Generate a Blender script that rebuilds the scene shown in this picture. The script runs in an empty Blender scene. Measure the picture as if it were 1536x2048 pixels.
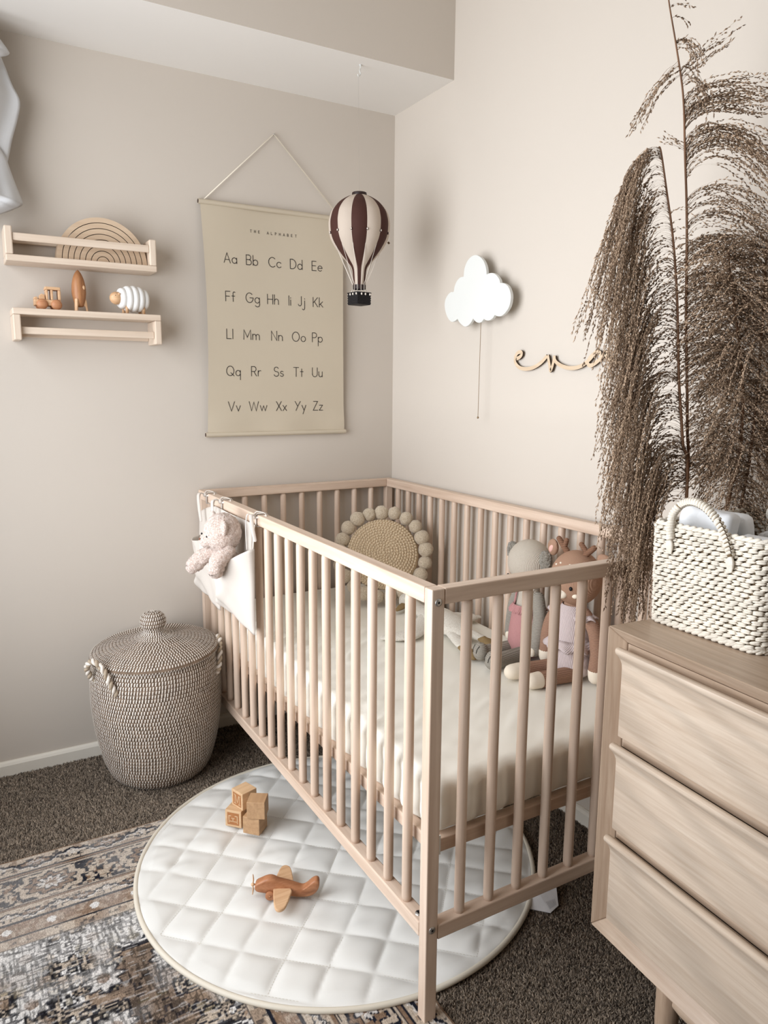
import bpy, math, random
import numpy as np
from mathutils import Vector, Matrix, noise

random.seed(7)
rng = np.random.default_rng(11)
PI = math.pi
R = math.radians
SC = bpy.context.scene
COL = SC.collection

# ------------------------------------------------------------------ camera
cam_data = bpy.data.cameras.new('camera')
cam = bpy.data.objects.new('camera', cam_data)
COL.objects.link(cam)
SC.camera = cam
cam_data.sensor_fit = 'VERTICAL'
cam_data.sensor_height = 36.0
cam_data.lens = 36.0 * 1478.1 / 2048.0
cam_data.clip_start = 0.02
F = Vector((0.49359211, 0.85332473, -0.1679397))
RT = Vector((0.8661884, -0.49966957, 0.00692725))
UP = Vector((0.07800316, 0.14888666, 0.98577293))
m = Matrix(((RT.x, UP.x, -F.x, -1.40534), (RT.y, UP.y, -F.y, -2.37261), (RT.z, UP.z, -F.z, 1.17555), (0, 0, 0, 1)))
cam.matrix_world = m

# ------------------------------------------------------------------ world, lights, exposure
world = bpy.data.worlds.new('world'); SC.world = world
world.use_nodes = True
bg = world.node_tree.nodes['Background']
bg.inputs[0].default_value = (0.80, 0.88, 1.0, 1)
bg.inputs[1].default_value = 1.2

def area(name, loc, target, sx, sy, power, color, spread=180):
    d = bpy.data.lights.new(name, 'AREA'); d.shape = 'RECTANGLE'
    d.size = sx; d.size_y = sy; d.energy = power; d.color = color; d.spread = R(spread)
    o = bpy.data.objects.new(name, d); COL.objects.link(o)
    o.location = loc
    o.rotation_euler = (Vector(target) - Vector(loc)).to_track_quat('-Z', 'Z').to_euler()
    return o

area('window_daylight', (-1.93, -1.05, 1.22), (0, -1.05, 1.22), 1.70, 1.45, 37, (0.94, 0.965, 1.0), 145)

vs = SC.view_settings
vs.view_transform = 'Standard'; vs.look = 'None'; vs.exposure = 0.0; vs.gamma = 1.0
vs.use_curve_mapping = False
SC.cycles.max_bounces = 10
SC.cycles.diffuse_bounces = 6
SC.cycles.use_denoising = True

# ------------------------------------------------------------------ mesh helpers
class MB:
    """Collects shapes; build() links them as one mesh object."""
    def __init__(s): s.v = []; s.f = []; s.mi = []; s.cur = 0
    def add(s, vs_, fs, mi=None):
        n = len(s.v); s.v.extend([tuple(p) for p in vs_])
        s.f.extend([tuple(n + i for i in f) for f in fs]); s.mi.extend([s.cur if mi is None else mi] * len(fs))
        return s
    def box(s, x0, x1, y0, y1, z0, z1, mi=None):
        v = [(x, y, z) for z in (z0, z1) for y in (y0, y1) for x in (x0, x1)]
        return s.add(v, [(0, 2, 3, 1), (4, 5, 7, 6), (0, 1, 5, 4), (2, 6, 7, 3), (0, 4, 6, 2), (1, 3, 7, 5)], mi)
    def hexa(s, v, mi=None):
        return s.add(v, [(0, 3, 2, 1), (4, 5, 6, 7), (0, 1, 5, 4), (1, 2, 6, 5), (2, 3, 7, 6), (3, 0, 4, 7)], mi)
    def prism(s, poly, fn, d0, d1, mi=None):
        """poly 2-D points; fn(a,b,d)->3-D."""
        n = len(poly); v = [fn(a, b, d0) for a, b in poly] + [fn(a, b, d1) for a, b in poly]
        f = [tuple(range(n))[::-1], tuple(range(n, 2 * n))] + [(i, (i + 1) % n, n + (i + 1) % n, n + i) for i in range(n)]
        return s.add(v, f, mi)
    def tube(s, pts, rad, seg=8, cap=True, mi=None, flat=1.0, upv=None):
        pts = [Vector(p) for p in pts]; n = len(pts)
        if not hasattr(rad, '__len__'): rad = [rad] * n
        t0 = (pts[1] - pts[0]).normalized()
        ref = Vector(upv) if upv else (Vector((0, 0, 1)) if abs(t0.z) < .9 else Vector((1, 0, 0)))
        nrm = (ref - t0 * ref.dot(t0)).normalized()
        v = []
        for i, p in enumerate(pts):
            if i == 0: t = t0
            elif i == n - 1: t = (pts[i] - pts[i - 1]).normalized()
            else:
                t = (pts[i + 1] - pts[i - 1])
                t = t.normalized() if t.length > 1e-9 else t0
            nrm = nrm - t * nrm.dot(t)
            nrm = nrm.normalized() if nrm.length > 1e-6 else t.orthogonal().normalized()
            b = t.cross(nrm)
            for k in range(seg):
                a = 2 * PI * k / seg
                v.append(p + nrm * (math.cos(a) * rad[i] * flat) + b * (math.sin(a) * rad[i]))
        f = [(i * seg + k, i * seg + (k + 1) % seg, (i + 1) * seg + (k + 1) % seg, (i + 1) * seg + k) for i in range(n - 1) for k in range(seg)]
        if cap: f += [tuple(range(seg))[::-1], tuple((n - 1) * seg + k for k in range(seg))]
        return s.add(v, f, mi)
    def cyl(s, p0, p1, r0, r1=None, seg=16, mi=None): return s.tube([p0, p1], [r0, r0 if r1 is None else r1], seg, True, mi)
    def lathe(s, prof, c=(0, 0, 0), seg=32, a0=0, a1=2 * PI, mi=None):
        full = abs(a1 - a0 - 2 * PI) < 1e-6; m_ = seg if full else seg + 1
        v = [(c[0] + r * math.cos(a0 + (a1 - a0) * k / seg), c[1] + r * math.sin(a0 + (a1 - a0) * k / seg), c[2] + z) for r, z in prof for k in range(m_)]
        f = []
        for i in range(len(prof) - 1):
            for k in range(seg):
                k2 = (k + 1) % m_ if full else k + 1
                f.append((i * m_ + k, i * m_ + k2, (i + 1) * m_ + k2, (i + 1) * m_ + k))
        return s.add(v, f, mi)
    def ball(s, c, r, seg=16, rings=10, M=None, mi=None, disp=None):
        """ellipsoid; r scalar or 3; M rotation"""
        rr = Vector((r, r, r)) if not hasattr(r, '__len__') else Vector(r)
        c = Vector(c); v = []
        def put(u):
            k = 1.0 if disp is None else disp(u)
            q = Vector((u.x * rr.x, u.y * rr.y, u.z * rr.z)) * k
            if M is not None: q = M @ q
            v.append(c + q)
        put(Vector((0, 0, -1)))
        for i in range(1, rings):
            ph = -PI / 2 + PI * i / rings
            for k in range(seg):
                a = 2 * PI * k / seg
                put(Vector((math.cos(ph) * math.cos(a), math.cos(ph) * math.sin(a), math.sin(ph))))
        put(Vector((0, 0, 1)))
        f = [(0, 1 + (k + 1) % seg, 1 + k) for k in range(seg)]
        for i in range(rings - 2):
            for k in range(seg):
                a = 1 + i * seg + k; b = 1 + i * seg + (k + 1) % seg
                f.append((a, b, b + seg, a + seg))
        l = 1 + (rings - 2) * seg; t = len(v) - 1
        f += [(l + k, l + (k + 1) % seg, t) for k in range(seg)]
        return s.add(v, f, mi)
    def limb(s, pts, rad, seg=14, n=4, mi=None, disp=None, flat=1.0, upv=None):
        """smooth tapered limb with round ends through pts"""
        P_, Rr = smooth(pts, rad, n)
        P_ = [Vector(p) for p in P_]
        d0 = (P_[0] - P_[1]).normalized(); d1 = (P_[-1] - P_[-2]).normalized()
        pre = []; post = []
        for a in (80, 55, 30):
            pre.append((P_[0] + d0 * Rr[0] * math.sin(R(a)), Rr[0] * math.cos(R(a))))
            post.insert(0, (P_[-1] + d1 * Rr[-1] * math.sin(R(a)), Rr[-1] * math.cos(R(a))))
        Q = [p for p, _ in pre] + P_ + [p for p, _ in post]
        W = [r for _, r in pre] + list(Rr) + [r for _, r in post]
        k = len(s.v); s.tube(Q, W, seg, True, mi, flat, upv)
        if disp:
            for i in range(k, len(s.v)): s.v[i] = tuple(disp(Vector(s.v[i])))
        return s
    def grid(s, fn, nu, nv, mi=None, two=0):
        v = [fn(i / nu, j / nv) for j in range(nv + 1) for i in range(nu + 1)]
        f = [(j * (nu + 1) + i, j * (nu + 1) + i + 1, (j + 1) * (nu + 1) + i + 1, (j + 1) * (nu + 1) + i) for j in range(nv) for i in range(nu)]
        return s.add(v, f, mi)
    def softbox(s, c, h, r, n, disp=None, M=None, mi=None):
        """rounded box, n = divisions per axis; disp(p_local, normal)->p_local"""
        c = Vector(c); idx = {}; v = []; f = []
        def vert(i, j, k):
            key = (i, j, k)
            if key in idx: return idx[key]
            p = Vector((-h[0] + 2 * h[0] * i / n[0], -h[1] + 2 * h[1] * j / n[1], -h[2] + 2 * h[2] * k / n[2]))
            inner = Vector([max(-(h[a] - r), min(h[a] - r, p[a])) for a in range(3)])
            d = p - inner
            nn = d.normalized() if d.length > 1e-9 else Vector((0, 0, 1))
            q = inner + nn * r if d.length > 1e-9 else p
            if disp: q = disp(q, nn)
            if M is not None: q = M @ q
            idx[key] = len(v); v.append(c + q); return idx[key]
        for a in range(3):
            b, d = (a + 1) % 3, (a + 2) % 3
            for side in (0, n[a]):
                for i in range(n[b]):
                    for j in range(n[d]):
                        q = []
                        for di, dj in ((0, 0), (1, 0), (1, 1), (0, 1)):
                            key = [0, 0, 0]; key[a] = side; key[b] = i + di; key[d] = j + dj; q.append(vert(*key))
                        f.append(tuple(q) if side else tuple(q[::-1]))
        return s.add(v, f, mi)
    def build(s, name, mats, parent=None, smooth_=True, bevel=0, angle=None, world=True, bseg=2):
        me = bpy.data.meshes.new(name)
        off = wloc(parent) if (parent is not None and world) else Vector((0, 0, 0))
        v = np.array(s.v, dtype=np.float64).reshape(-1, 3) - np.array(off)
        me.from_pydata(v.tolist(), [], s.f)
        if not isinstance(mats, (list, tuple)): mats = [mats]
        for m_ in mats: me.materials.append(m_)
        if len(mats) > 1: me.polygons.foreach_set('material_index', s.mi)
        if smooth_: me.polygons.foreach_set('use_smooth', [True] * len(me.polygons))
        me.update()
        o = bpy.data.objects.new(name, me); COL.objects.link(o)
        if parent is not None: o.parent = parent; WL[o.name] = off
        else: WL[o.name] = Vector((0, 0, 0))
        if bevel:
            b = o.modifiers.new('b', 'BEVEL'); b.width = bevel; b.segments = bseg; b.limit_method = 'ANGLE'; b.angle_limit = R(35)
            b.harden_normals = False
        if angle is not None and smooth_:
            try: me.set_sharp_from_angle(angle=R(angle))
            except Exception: pass
        return o

WL = {}
def wloc(o): return WL.get(o.name, Vector((0, 0, 0)))

def smooth(pts, rad, n):
    """Catmull-Rom through points and radii"""
    pts = [Vector(p) for p in pts]; N = len(pts)
    if not hasattr(rad, '__len__'): rad = [rad] * N
    if N < 3 and n > 1:
        out = []; rr = []
        for i in range(n + 1):
            t = i / n; out.append(pts[0].lerp(pts[1], t)); rr.append(rad[0] + (rad[1] - rad[0]) * t)
        return out, rr
    out = []; rr = []
    for i in range(N - 1):
        p0 = pts[max(i - 1, 0)]; p1 = pts[i]; p2 = pts[i + 1]; p3 = pts[min(i + 2, N - 1)]
        for k in range(n):
            t = k / n
            q = 0.5 * ((2 * p1) + (-p0 + p2) * t + (2 * p0 - 5 * p1 + 4 * p2 - p3) * t * t + (-p0 + 3 * p1 - 3 * p2 + p3) * t ** 3)
            out.append(q); u = t * t * (3 - 2 * t); rr.append(rad[i] + (rad[i + 1] - rad[i]) * u)
    out.append(pts[-1]); rr.append(rad[-1])
    return out, rr

def tag(o, label=None, cat=None, group=None, kind=None):
    if label: o['label'] = label
    if cat: o['category'] = cat
    if group: o['group'] = group
    if kind: o['kind'] = kind
    return o

def thing(name, loc, label, cat, group=None, rz=0.0):
    o = bpy.data.objects.new(name, None); COL.objects.link(o)
    o.empty_display_size = 0.05
    o.location = loc; o.rotation_euler = (0, 0, rz)
    WL[o.name] = Vector(loc)
    return tag(o, label, cat, group)

def copy_part(o, parent, loc, name=None):
    c = o.copy(); COL.objects.link(c); c.parent = parent; c.location = loc
    WL[c.name] = wloc(parent)
    return c

def nz(p, s=1.0): return noise.noise(Vector(p) * s)

# ------------------------------------------------------------------ materials
def lin(c):
    return tuple(((x / 255) / 12.92 if x / 255 <= .04045 else ((x / 255 + .055) / 1.055) ** 2.4) for x in c)

def newmat(name):
    mt = bpy.data.materials.new(name); mt.use_nodes = True
    nt = mt.node_tree; b = nt.nodes['Principled BSDF']
    return mt, nt, b

def N(nt, typ, **kw):
    n = nt.nodes.new(typ)
    for k, v in kw.items():
        if k == 'inp':
            for a, b in v.items(): n.inputs[a].default_value = b
        else: setattr(n, k, v)
    return n

def ramp(nt, stops):
    r = nt.nodes.new('ShaderNodeValToRGB'); e = r.color_ramp.elements
    while len(e) > 1: e.remove(e[-1])
    e[0].position = stops[0][0]; e[0].color = (*stops[0][1], 1)
    for p, c in stops[1:]:
        x = e.new(p); x.color = (*c, 1)
    return r

def plain(name, rgb, rough=.6, var=.06, vscale=8, bump=0.0, bscale=200, spec=.3, metal=0, sheen=0, bdist=.002, coords='Object'):
    mt, nt, b = newmat(name); L = nt.links.new
    c = lin(rgb)
    tc = N(nt, 'ShaderNodeTexCoord')
    n1 = N(nt, 'ShaderNodeTexNoise', inp={'Scale': vscale, 'Detail': 4})
    L(tc.outputs[coords], n1.inputs['Vector'])
    r = ramp(nt, [(.3, tuple(x * (1 - var) for x in c)), (.7, tuple(min(1, x * (1 + var)) for x in c))])
    L(n1.outputs['Fac'], r.inputs[0]); L(r.outputs[0], b.inputs['Base Color'])
    b.inputs['Roughness'].default_value = rough
    b.inputs['Specular IOR Level'].default_value = spec
    b.inputs['Metallic'].default_value = metal
    if sheen: b.inputs['Sheen Weight'].default_value = sheen
    if bump:
        n2 = N(nt, 'ShaderNodeTexNoise', inp={'Scale': bscale, 'Detail': 3})
        L(tc.outputs[coords], n2.inputs['Vector'])
        bp = N(nt, 'ShaderNodeBump', inp={'Strength': bump, 'Distance': bdist})
        L(n2.outputs['Fac'], bp.inputs['Height']); L(bp.outputs[0], b.inputs['Normal'])
    return mt

def wood(name, light, dark, axis='z', rough=.45, grain=1.0, ring=0.0, spec=.35, scale=1.0, bump=.08):
    """straight-grained wood, grain running along axis"""
    mt, nt, b = newmat(name); L = nt.links.new
    tc = N(nt, 'ShaderNodeTexCoord'); mp = N(nt, 'ShaderNodeMapping')
    oi = N(nt, 'ShaderNodeObjectInfo')
    s = {'x': (1.2, 26, 26), 'y': (26, 1.2, 26), 'z': (26, 26, 1.2)}[axis]
    mp.inputs['Scale'].default_value = tuple(q * scale for q in s)
    add = N(nt, 'ShaderNodeVectorMath', operation='ADD')
    mul = N(nt, 'ShaderNodeVectorMath', operation='SCALE'); mul.inputs['Scale'].default_value = 3.7
    L(oi.outputs['Location'], mul.inputs[0])
    L(tc.outputs['Object'], add.inputs[0]); L(mul.outputs[0], add.inputs[1])
    L(add.outputs[0], mp.inputs['Vector'])
    n1 = N(nt, 'ShaderNodeTexNoise', inp={'Scale': 2.2, 'Detail': 8, 'Roughness': .62, 'Distortion': .4})
    L(mp.outputs[0], n1.inputs['Vector'])
    r = ramp(nt, [(.28, lin(dark)), (.5, tuple((a + c) / 2 for a, c in zip(lin(light), lin(dark)))), (.72, lin(light))])
    L(n1.outputs['Fac'], r.inputs[0])
    col = r.outputs[0]
    if ring:
        wv = N(nt, 'ShaderNodeTexWave', wave_type='RINGS', rings_direction='SPHERICAL', inp={'Scale': 1.0, 'Distortion': 6, 'Detail': 3, 'Detail Scale': .6})
        mp2 = N(nt, 'ShaderNodeMapping')
        mp2.inputs['Scale'].default_value = tuple({'x': (2.5, 16, 16), 'y': (16, 2.5, 16), 'z': (16, 16, 2.5)}[axis])
        L(add.outputs[0], mp2.inputs['Vector']); L(mp2.outputs[0], wv.inputs['Vector'])
        mx = N(nt, 'ShaderNodeMix', data_type='RGBA', blend_type='MULTIPLY')
        rr = ramp(nt, [(.0, (1 - ring,) * 3), (.55, (1, 1, 1))])
        L(wv.outputs['Fac'], rr.inputs[0])
        mx.inputs[0].default_value = 1.0
        L(col, mx.inputs[6]); L(rr.outputs[0], mx.inputs[7]); col = mx.outputs[2]
    L(col, b.inputs['Base Color'])
    b.inputs['Roughness'].default_value = rough; b.inputs['Specular IOR Level'].default_value = spec
    bp = N(nt, 'ShaderNodeBump', inp={'Strength': bump, 'Distance': .002})
    L(n1.outputs['Fac'], bp.inputs['Height']); L(bp.outputs[0], b.inputs['Normal'])
    return mt

def knit(name, rgb, axis='x', scale=110, strength=.6, rgb2=None, fuzz=.25):
    mt, nt, b = newmat(name); L = nt.links.new
    tc = N(nt, 'ShaderNodeTexCoord')
    wv = N(nt, 'ShaderNodeTexWave', wave_type='BANDS', bands_direction=axis.upper(), inp={'Scale': scale, 'Distortion': 1.2, 'Detail': 2, 'Detail Scale': 2.0})
    L(tc.outputs['Object'], wv.inputs['Vector'])
    n2 = N(nt, 'ShaderNodeTexNoise', inp={'Scale': 420, 'Detail': 3}); L(tc.outputs['Object'], n2.inputs['Vector'])
    c = lin(rgb); d = lin(rgb2) if rgb2 else tuple(x * .62 for x in c)
    ad = N(nt, 'ShaderNodeMath', operation='MULTIPLY_ADD', inp={1: fuzz * 2, 2: 0.0}); L(n2.outputs['Fac'], ad.inputs[0])
    a2 = N(nt, 'ShaderNodeMath', operation='ADD'); L(ad.outputs[0], a2.inputs[0]); L(wv.outputs['Fac'], a2.inputs[1])
    r = ramp(nt, [(.15, d), (.75, c)]); L(a2.outputs[0], r.inputs[0]); L(r.outputs[0], b.inputs['Base Color'])
    b.inputs['Roughness'].default_value = .9; b.inputs['Specular IOR Level'].default_value = .1
    bp = N(nt, 'ShaderNodeBump', inp={'Strength': strength, 'Distance': .0015})
    L(a2.outputs[0], bp.inputs['Height']); L(bp.outputs[0], b.inputs['Normal'])
    return mt

def attr_mat(name, attr, rough=.9, bump=.2, bscale=500, spec=.1, noise_mix=.15, weave=False):
    mt, nt, b = newmat(name); L = nt.links.new
    at = N(nt, 'ShaderNodeAttribute', attribute_name=attr)
    tc = N(nt, 'ShaderNodeTexCoord'); n2 = N(nt, 'ShaderNodeTexNoise', inp={'Scale': bscale, 'Detail': 3})
    mp = N(nt, 'ShaderNodeMapping'); L(tc.outputs['Object'], mp.inputs['Vector'])
    if weave: mp.inputs['Scale'].default_value = (1.6, .45, 1)
    L(mp.outputs[0], n2.inputs['Vector'])
    r = ramp(nt, [(.3, (1 - noise_mix,) * 3), (.7, (1 + noise_mix,) * 3)]); L(n2.outputs['Fac'], r.inputs[0])
    mx = N(nt, 'ShaderNodeMix', data_type='RGBA', blend_type='MULTIPLY'); mx.inputs[0].default_value = 1
    L(at.outputs['Color'], mx.inputs[6]); L(r.outputs[0], mx.inputs[7]); L(mx.outputs[2], b.inputs['Base Color'])
    b.inputs['Roughness'].default_value = rough; b.inputs['Specular IOR Level'].default_value = spec
    bp = N(nt, 'ShaderNodeBump', inp={'Strength': bump, 'Distance': .002}); L(n2.outputs['Fac'], bp.inputs['Height']); L(bp.outputs[0], b.inputs['Normal'])
    return mt

def vmesh(name, v, f, col, mat, parent=None, smooth_=False):
    """fast mesh from arrays; f (m,k) all same size; col per vertex"""
    me = bpy.data.meshes.new(name)
    v = np.asarray(v, np.float32); f = np.asarray(f, np.int32); m_, k = f.shape
    if parent is not None: v = v - np.array(wloc(parent), np.float32)
    me.vertices.add(len(v)); me.vertices.foreach_set('co', v.ravel())
    me.loops.add(m_ * k); me.loops.foreach_set('vertex_index', f.ravel())
    me.polygons.add(m_); me.polygons.foreach_set('loop_start', np.arange(0, m_ * k, k, dtype=np.int32))
    if smooth_: me.polygons.foreach_set('use_smooth', np.ones(m_, bool))
    me.update(calc_edges=True)
    if col is not None:
        a = me.color_attributes.new('tint', 'FLOAT_COLOR', 'POINT')
        c4 = np.ones((len(v), 4), np.float32); c4[:, :3] = col; a.data.foreach_set('color', c4.ravel())
    me.materials.append(mat)
    o = bpy.data.objects.new(name, me); COL.objects.link(o)
    if parent is not None: o.parent = parent; WL[o.name] = wloc(parent)
    return o

M = {}
M['wall'] = plain('wall_paint', (200, 191, 180), rough=.75, var=.012, vscale=1.5, bump=.12, bscale=160, spec=.25, bdist=.0008)
M['ceiling'] = plain('ceiling_paint', (226, 222, 216), rough=.8, var=.01, vscale=2, bump=.1, bscale=140, spec=.2, bdist=.0008)
M['trim'] = plain('trim_paint', (226, 220, 208), rough=.45, var=.02, vscale=6)
M['crib_z'] = wood('crib_wood_z', (222, 201, 182), (190, 164, 143), 'z', rough=.38)
M['crib_x'] = wood('crib_wood_x', (222, 201, 182), (190, 164, 143), 'x', rough=.38)
M['crib_y'] = wood('crib_wood_y', (222, 201, 182), (190, 164, 143), 'y', rough=.38)
M['pine_x'] = wood('pine_x', (218, 202, 184), (198, 178, 158), 'x', rough=.5)
M['pine_z'] = wood('pine_z', (218, 202, 184), (198, 178, 158), 'z', rough=.5)
M['oak_y'] = wood('oak_y', (190, 170, 150), (162, 138, 116), 'y', rough=.34, ring=.05, scale=2)
M['oak_z'] = wood('oak_z', (186, 164, 142), (154, 128, 106), 'z', rough=.38, scale=2)
M['toy_wood'] = wood('toy_beech', (202, 150, 110), (160, 102, 68), 'x', rough=.45, scale=2)
M['toy_light'] = wood('toy_maple', (216, 180, 142), (188, 146, 108), 'x', rough=.5, scale=2)
M['rocket_wood'] = wood('rocket_wood', (178, 128, 88), (140, 92, 58), 'z', rough=.4, scale=2)
M['steel'] = plain('steel', (190, 188, 184), rough=.35, metal=.9)
M['black'] = plain('black_plastic', (18, 17, 18), rough=.5)
M['white_paint'] = plain('white_lacquer', (214, 215, 211), rough=.45, var=.01)
# ------------------------------------------------------------------ the room
XL, YF, ZC, ZB, YB = -1.96, -4.40, 2.45, 2.10, -0.353
def struct(mb, name, mat, **k):
    o = mb.build(name, mat, None, smooth_=False, **k); o['kind'] = 'structure'; return o
struct(MB().box(XL - .1, .1, YF - .1, .1, -.08, 0), 'floor', plain('carpet_backing', (92, 84, 76), rough=.95, var=.2, vscale=60, bump=.6, bscale=300, spec=.05))
struct(MB().box(XL - .1, .1, 0, .1, 0, ZC), 'wall_back', M['wall'])
struct(MB().box(0, .1, YF - .1, 0, 0, ZC), 'wall_right', M['wall'])
struct(MB().box(XL, 0, YF - .1, YF, 0, ZC), 'wall_front', M['wall'])
WY0, WY1, WZ0, WZ1 = -1.95, -.15, .48, 1.96
wl = MB().box(XL - .12, XL, YF - .1, WY0, 0, ZC).box(XL - .12, XL, WY1, .1, 0, ZC).box(XL - .12, XL, WY0, WY1, 0, WZ0).box(XL - .12, XL, WY0, WY1, WZ1, ZC)
struct(wl, 'wall_left', M['wall'])
struct(MB().box(XL - .1, .1, YF - .1, .1, ZC, ZC + .08), 'ceiling', M['ceiling'])
blk = MB().box(XL, 0, YB, 0, ZB, ZC)
o = struct(blk, 'trim_1', [M['wall'], M['ceiling']])
for p in o.data.polygons:
    if p.normal.z < -.5: p.material_index = 1
o['label'] = 'boxed bulkhead above the alphabet wall'
# window (outside the picture, lets the daylight in)
wn = bpy.data.objects.new('window_1', None); COL.objects.link(wn); wn['kind'] = 'structure'; WL['window_1'] = Vector((0, 0, 0))
fr = MB()
for (a, b, c, d) in ((WY0, WY1, WZ0, WZ0 + .05), (WY0, WY1, WZ1 - .05, WZ1), (WY0, WY0 + .05, WZ0 + .05, WZ1 - .05), (WY1 - .05, WY1, WZ0 + .05, WZ1 - .05), (-.97, -.93, WZ0 + .05, WZ1 - .05)):
    fr.box(XL - .09, XL - .04, a, b, c, d)
fr.build('window_frame', M['white_paint'], wn, smooth_=False, bevel=.003)
gl, nt, b = newmat('window_glass'); b.inputs['Transmission Weight'].default_value = 1; b.inputs['Roughness'].default_value = 0; b.inputs['IOR'].default_value = 1.02; b.inputs['Base Color'].default_value = (.97, .98, 1, 1)
MB().box(XL - .068, XL - .064, WY0 + .05, WY1 - .05, WZ0 + .05, WZ1 - .05).build('window_pane', gl, wn, smooth_=False)
MB().box(XL - .03, XL + .03, WY0 - .03, WY1 + .03, WZ0 - .03, WZ0).build('window_sill', M['white_paint'], wn, smooth_=False, bevel=.004)
# baseboards
def base(name, pts):
    mb = MB()
    prof = [(0, 0), (.013, 0), (.013, .036), (.009, .043), (.004, .0465), (0, .0465)]
    (x0, y0), (x1, y1), (nx, ny) = pts
    v = []
    for (x, y) in ((x0, y0), (x1, y1)):
        for d, z in prof: v.append((x + nx * d, y + ny * d, z))
    n = len(prof)
    f = [(i, (i + 1) % n, n + (i + 1) % n, n + i) for i in range(n)] + [tuple(range(n)), tuple(range(n, 2 * n))[::-1]]
    mb.add(v, f); struct(mb, name, M['trim'])
base('baseboard_back', ((XL, 0), (0, 0), (0, -1)))
base('baseboard_right', ((0, 0), (0, YF), (-1, 0)))
base('baseboard_left', ((XL, 0), (XL, YF), (1, 0)))
base('baseboard_front', ((XL, YF), (0, YF), (0, 1)))

# carpet pile: real tufts where the carpet can be seen
def tufts(n, x0, x1, y0, y1, keep, size=1.0):
    x = rng.uniform(x0, x1, n); y = rng.uniform(y0, y1, n); k = keep(x, y); x = x[k]; y = y[k]; n = len(x)
    a = rng.uniform(0, 2 * PI, n); w = rng.uniform(.0016, .0030, n) * size; h = rng.uniform(.004, .0085, n) * size
    lx = rng.normal(0, .0028, n) * size; ly = rng.normal(0, .0028, n) * size
    v = np.zeros((n, 4, 3))
    for i in range(3):
        v[:, i, 0] = x + w * np.cos(a + i * 2.0944); v[:, i, 1] = y + w * np.sin(a + i * 2.0944); v[:, i, 2] = 0
    v[:, 3, 0] = x + lx; v[:, 3, 1] = y + ly; v[:, 3, 2] = h
    i = np.arange(n) * 4
    f = np.stack([np.stack([i, i + 1, i + 3], 1), np.stack([i + 1, i + 2, i + 3], 1), np.stack([i + 2, i, i + 3], 1)], 1).reshape(-1, 3)
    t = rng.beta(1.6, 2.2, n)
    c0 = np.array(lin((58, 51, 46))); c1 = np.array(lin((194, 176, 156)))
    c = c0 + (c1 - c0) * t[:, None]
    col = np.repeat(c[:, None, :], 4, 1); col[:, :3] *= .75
    return v.reshape(-1, 3), f, col.reshape(-1, 3)
RUGX, RUGY = -0.688, -0.477
MATC = (-0.649, -0.843); MATR = 0.483
def keep(x, y):
    on_rug = (x < RUGX) & (y < RUGY)
    on_mat = np.hypot(x - MATC[0], y - MATC[1]) < MATR - .03
    return ~(on_rug | on_mat)
A_ = tufts(60000, -1.5, -.35, RUGY - .02, -.012, keep)
B_ = tufts(50000, -.35, -.012, -.9, -.012, keep)
C_ = tufts(110000, -.70, -.012, -1.95, -.75, keep)
vv = []; ff = []; cc = []; n0 = 0
for a, b_, c in (A_, B_, C_):
    vv.append(a); ff.append(b_ + n0); cc.append(c); n0 += len(a)
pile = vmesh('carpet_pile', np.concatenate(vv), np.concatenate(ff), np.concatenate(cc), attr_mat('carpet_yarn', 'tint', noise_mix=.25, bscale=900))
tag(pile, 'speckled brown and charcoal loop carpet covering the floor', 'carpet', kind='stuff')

# hook and old screw hole under the bulkhead
hk = MB()
pts = [(-.2985, -.3030, 2.0995), (-.2985, -.3030, 2.090), (-.302, -.305, 2.082), (-.2995, -.306, 2.074), (-.304, -.3075, 2.067), (-.3085, -.309, 2.0655), (-.3105, -.310, 2.070)]
P_, _ = smooth(pts, 1, 5); hk.tube(P_, .0016, 8); hk.cyl((-.2985, -.303, 2.0998), (-.2985, -.303, 2.0975), .004, seg=12)
tag(hk.build('ceiling_hook', M['white_paint']), 'small white cup hook screwed into the bulkhead above the balloon', 'hook')

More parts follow.
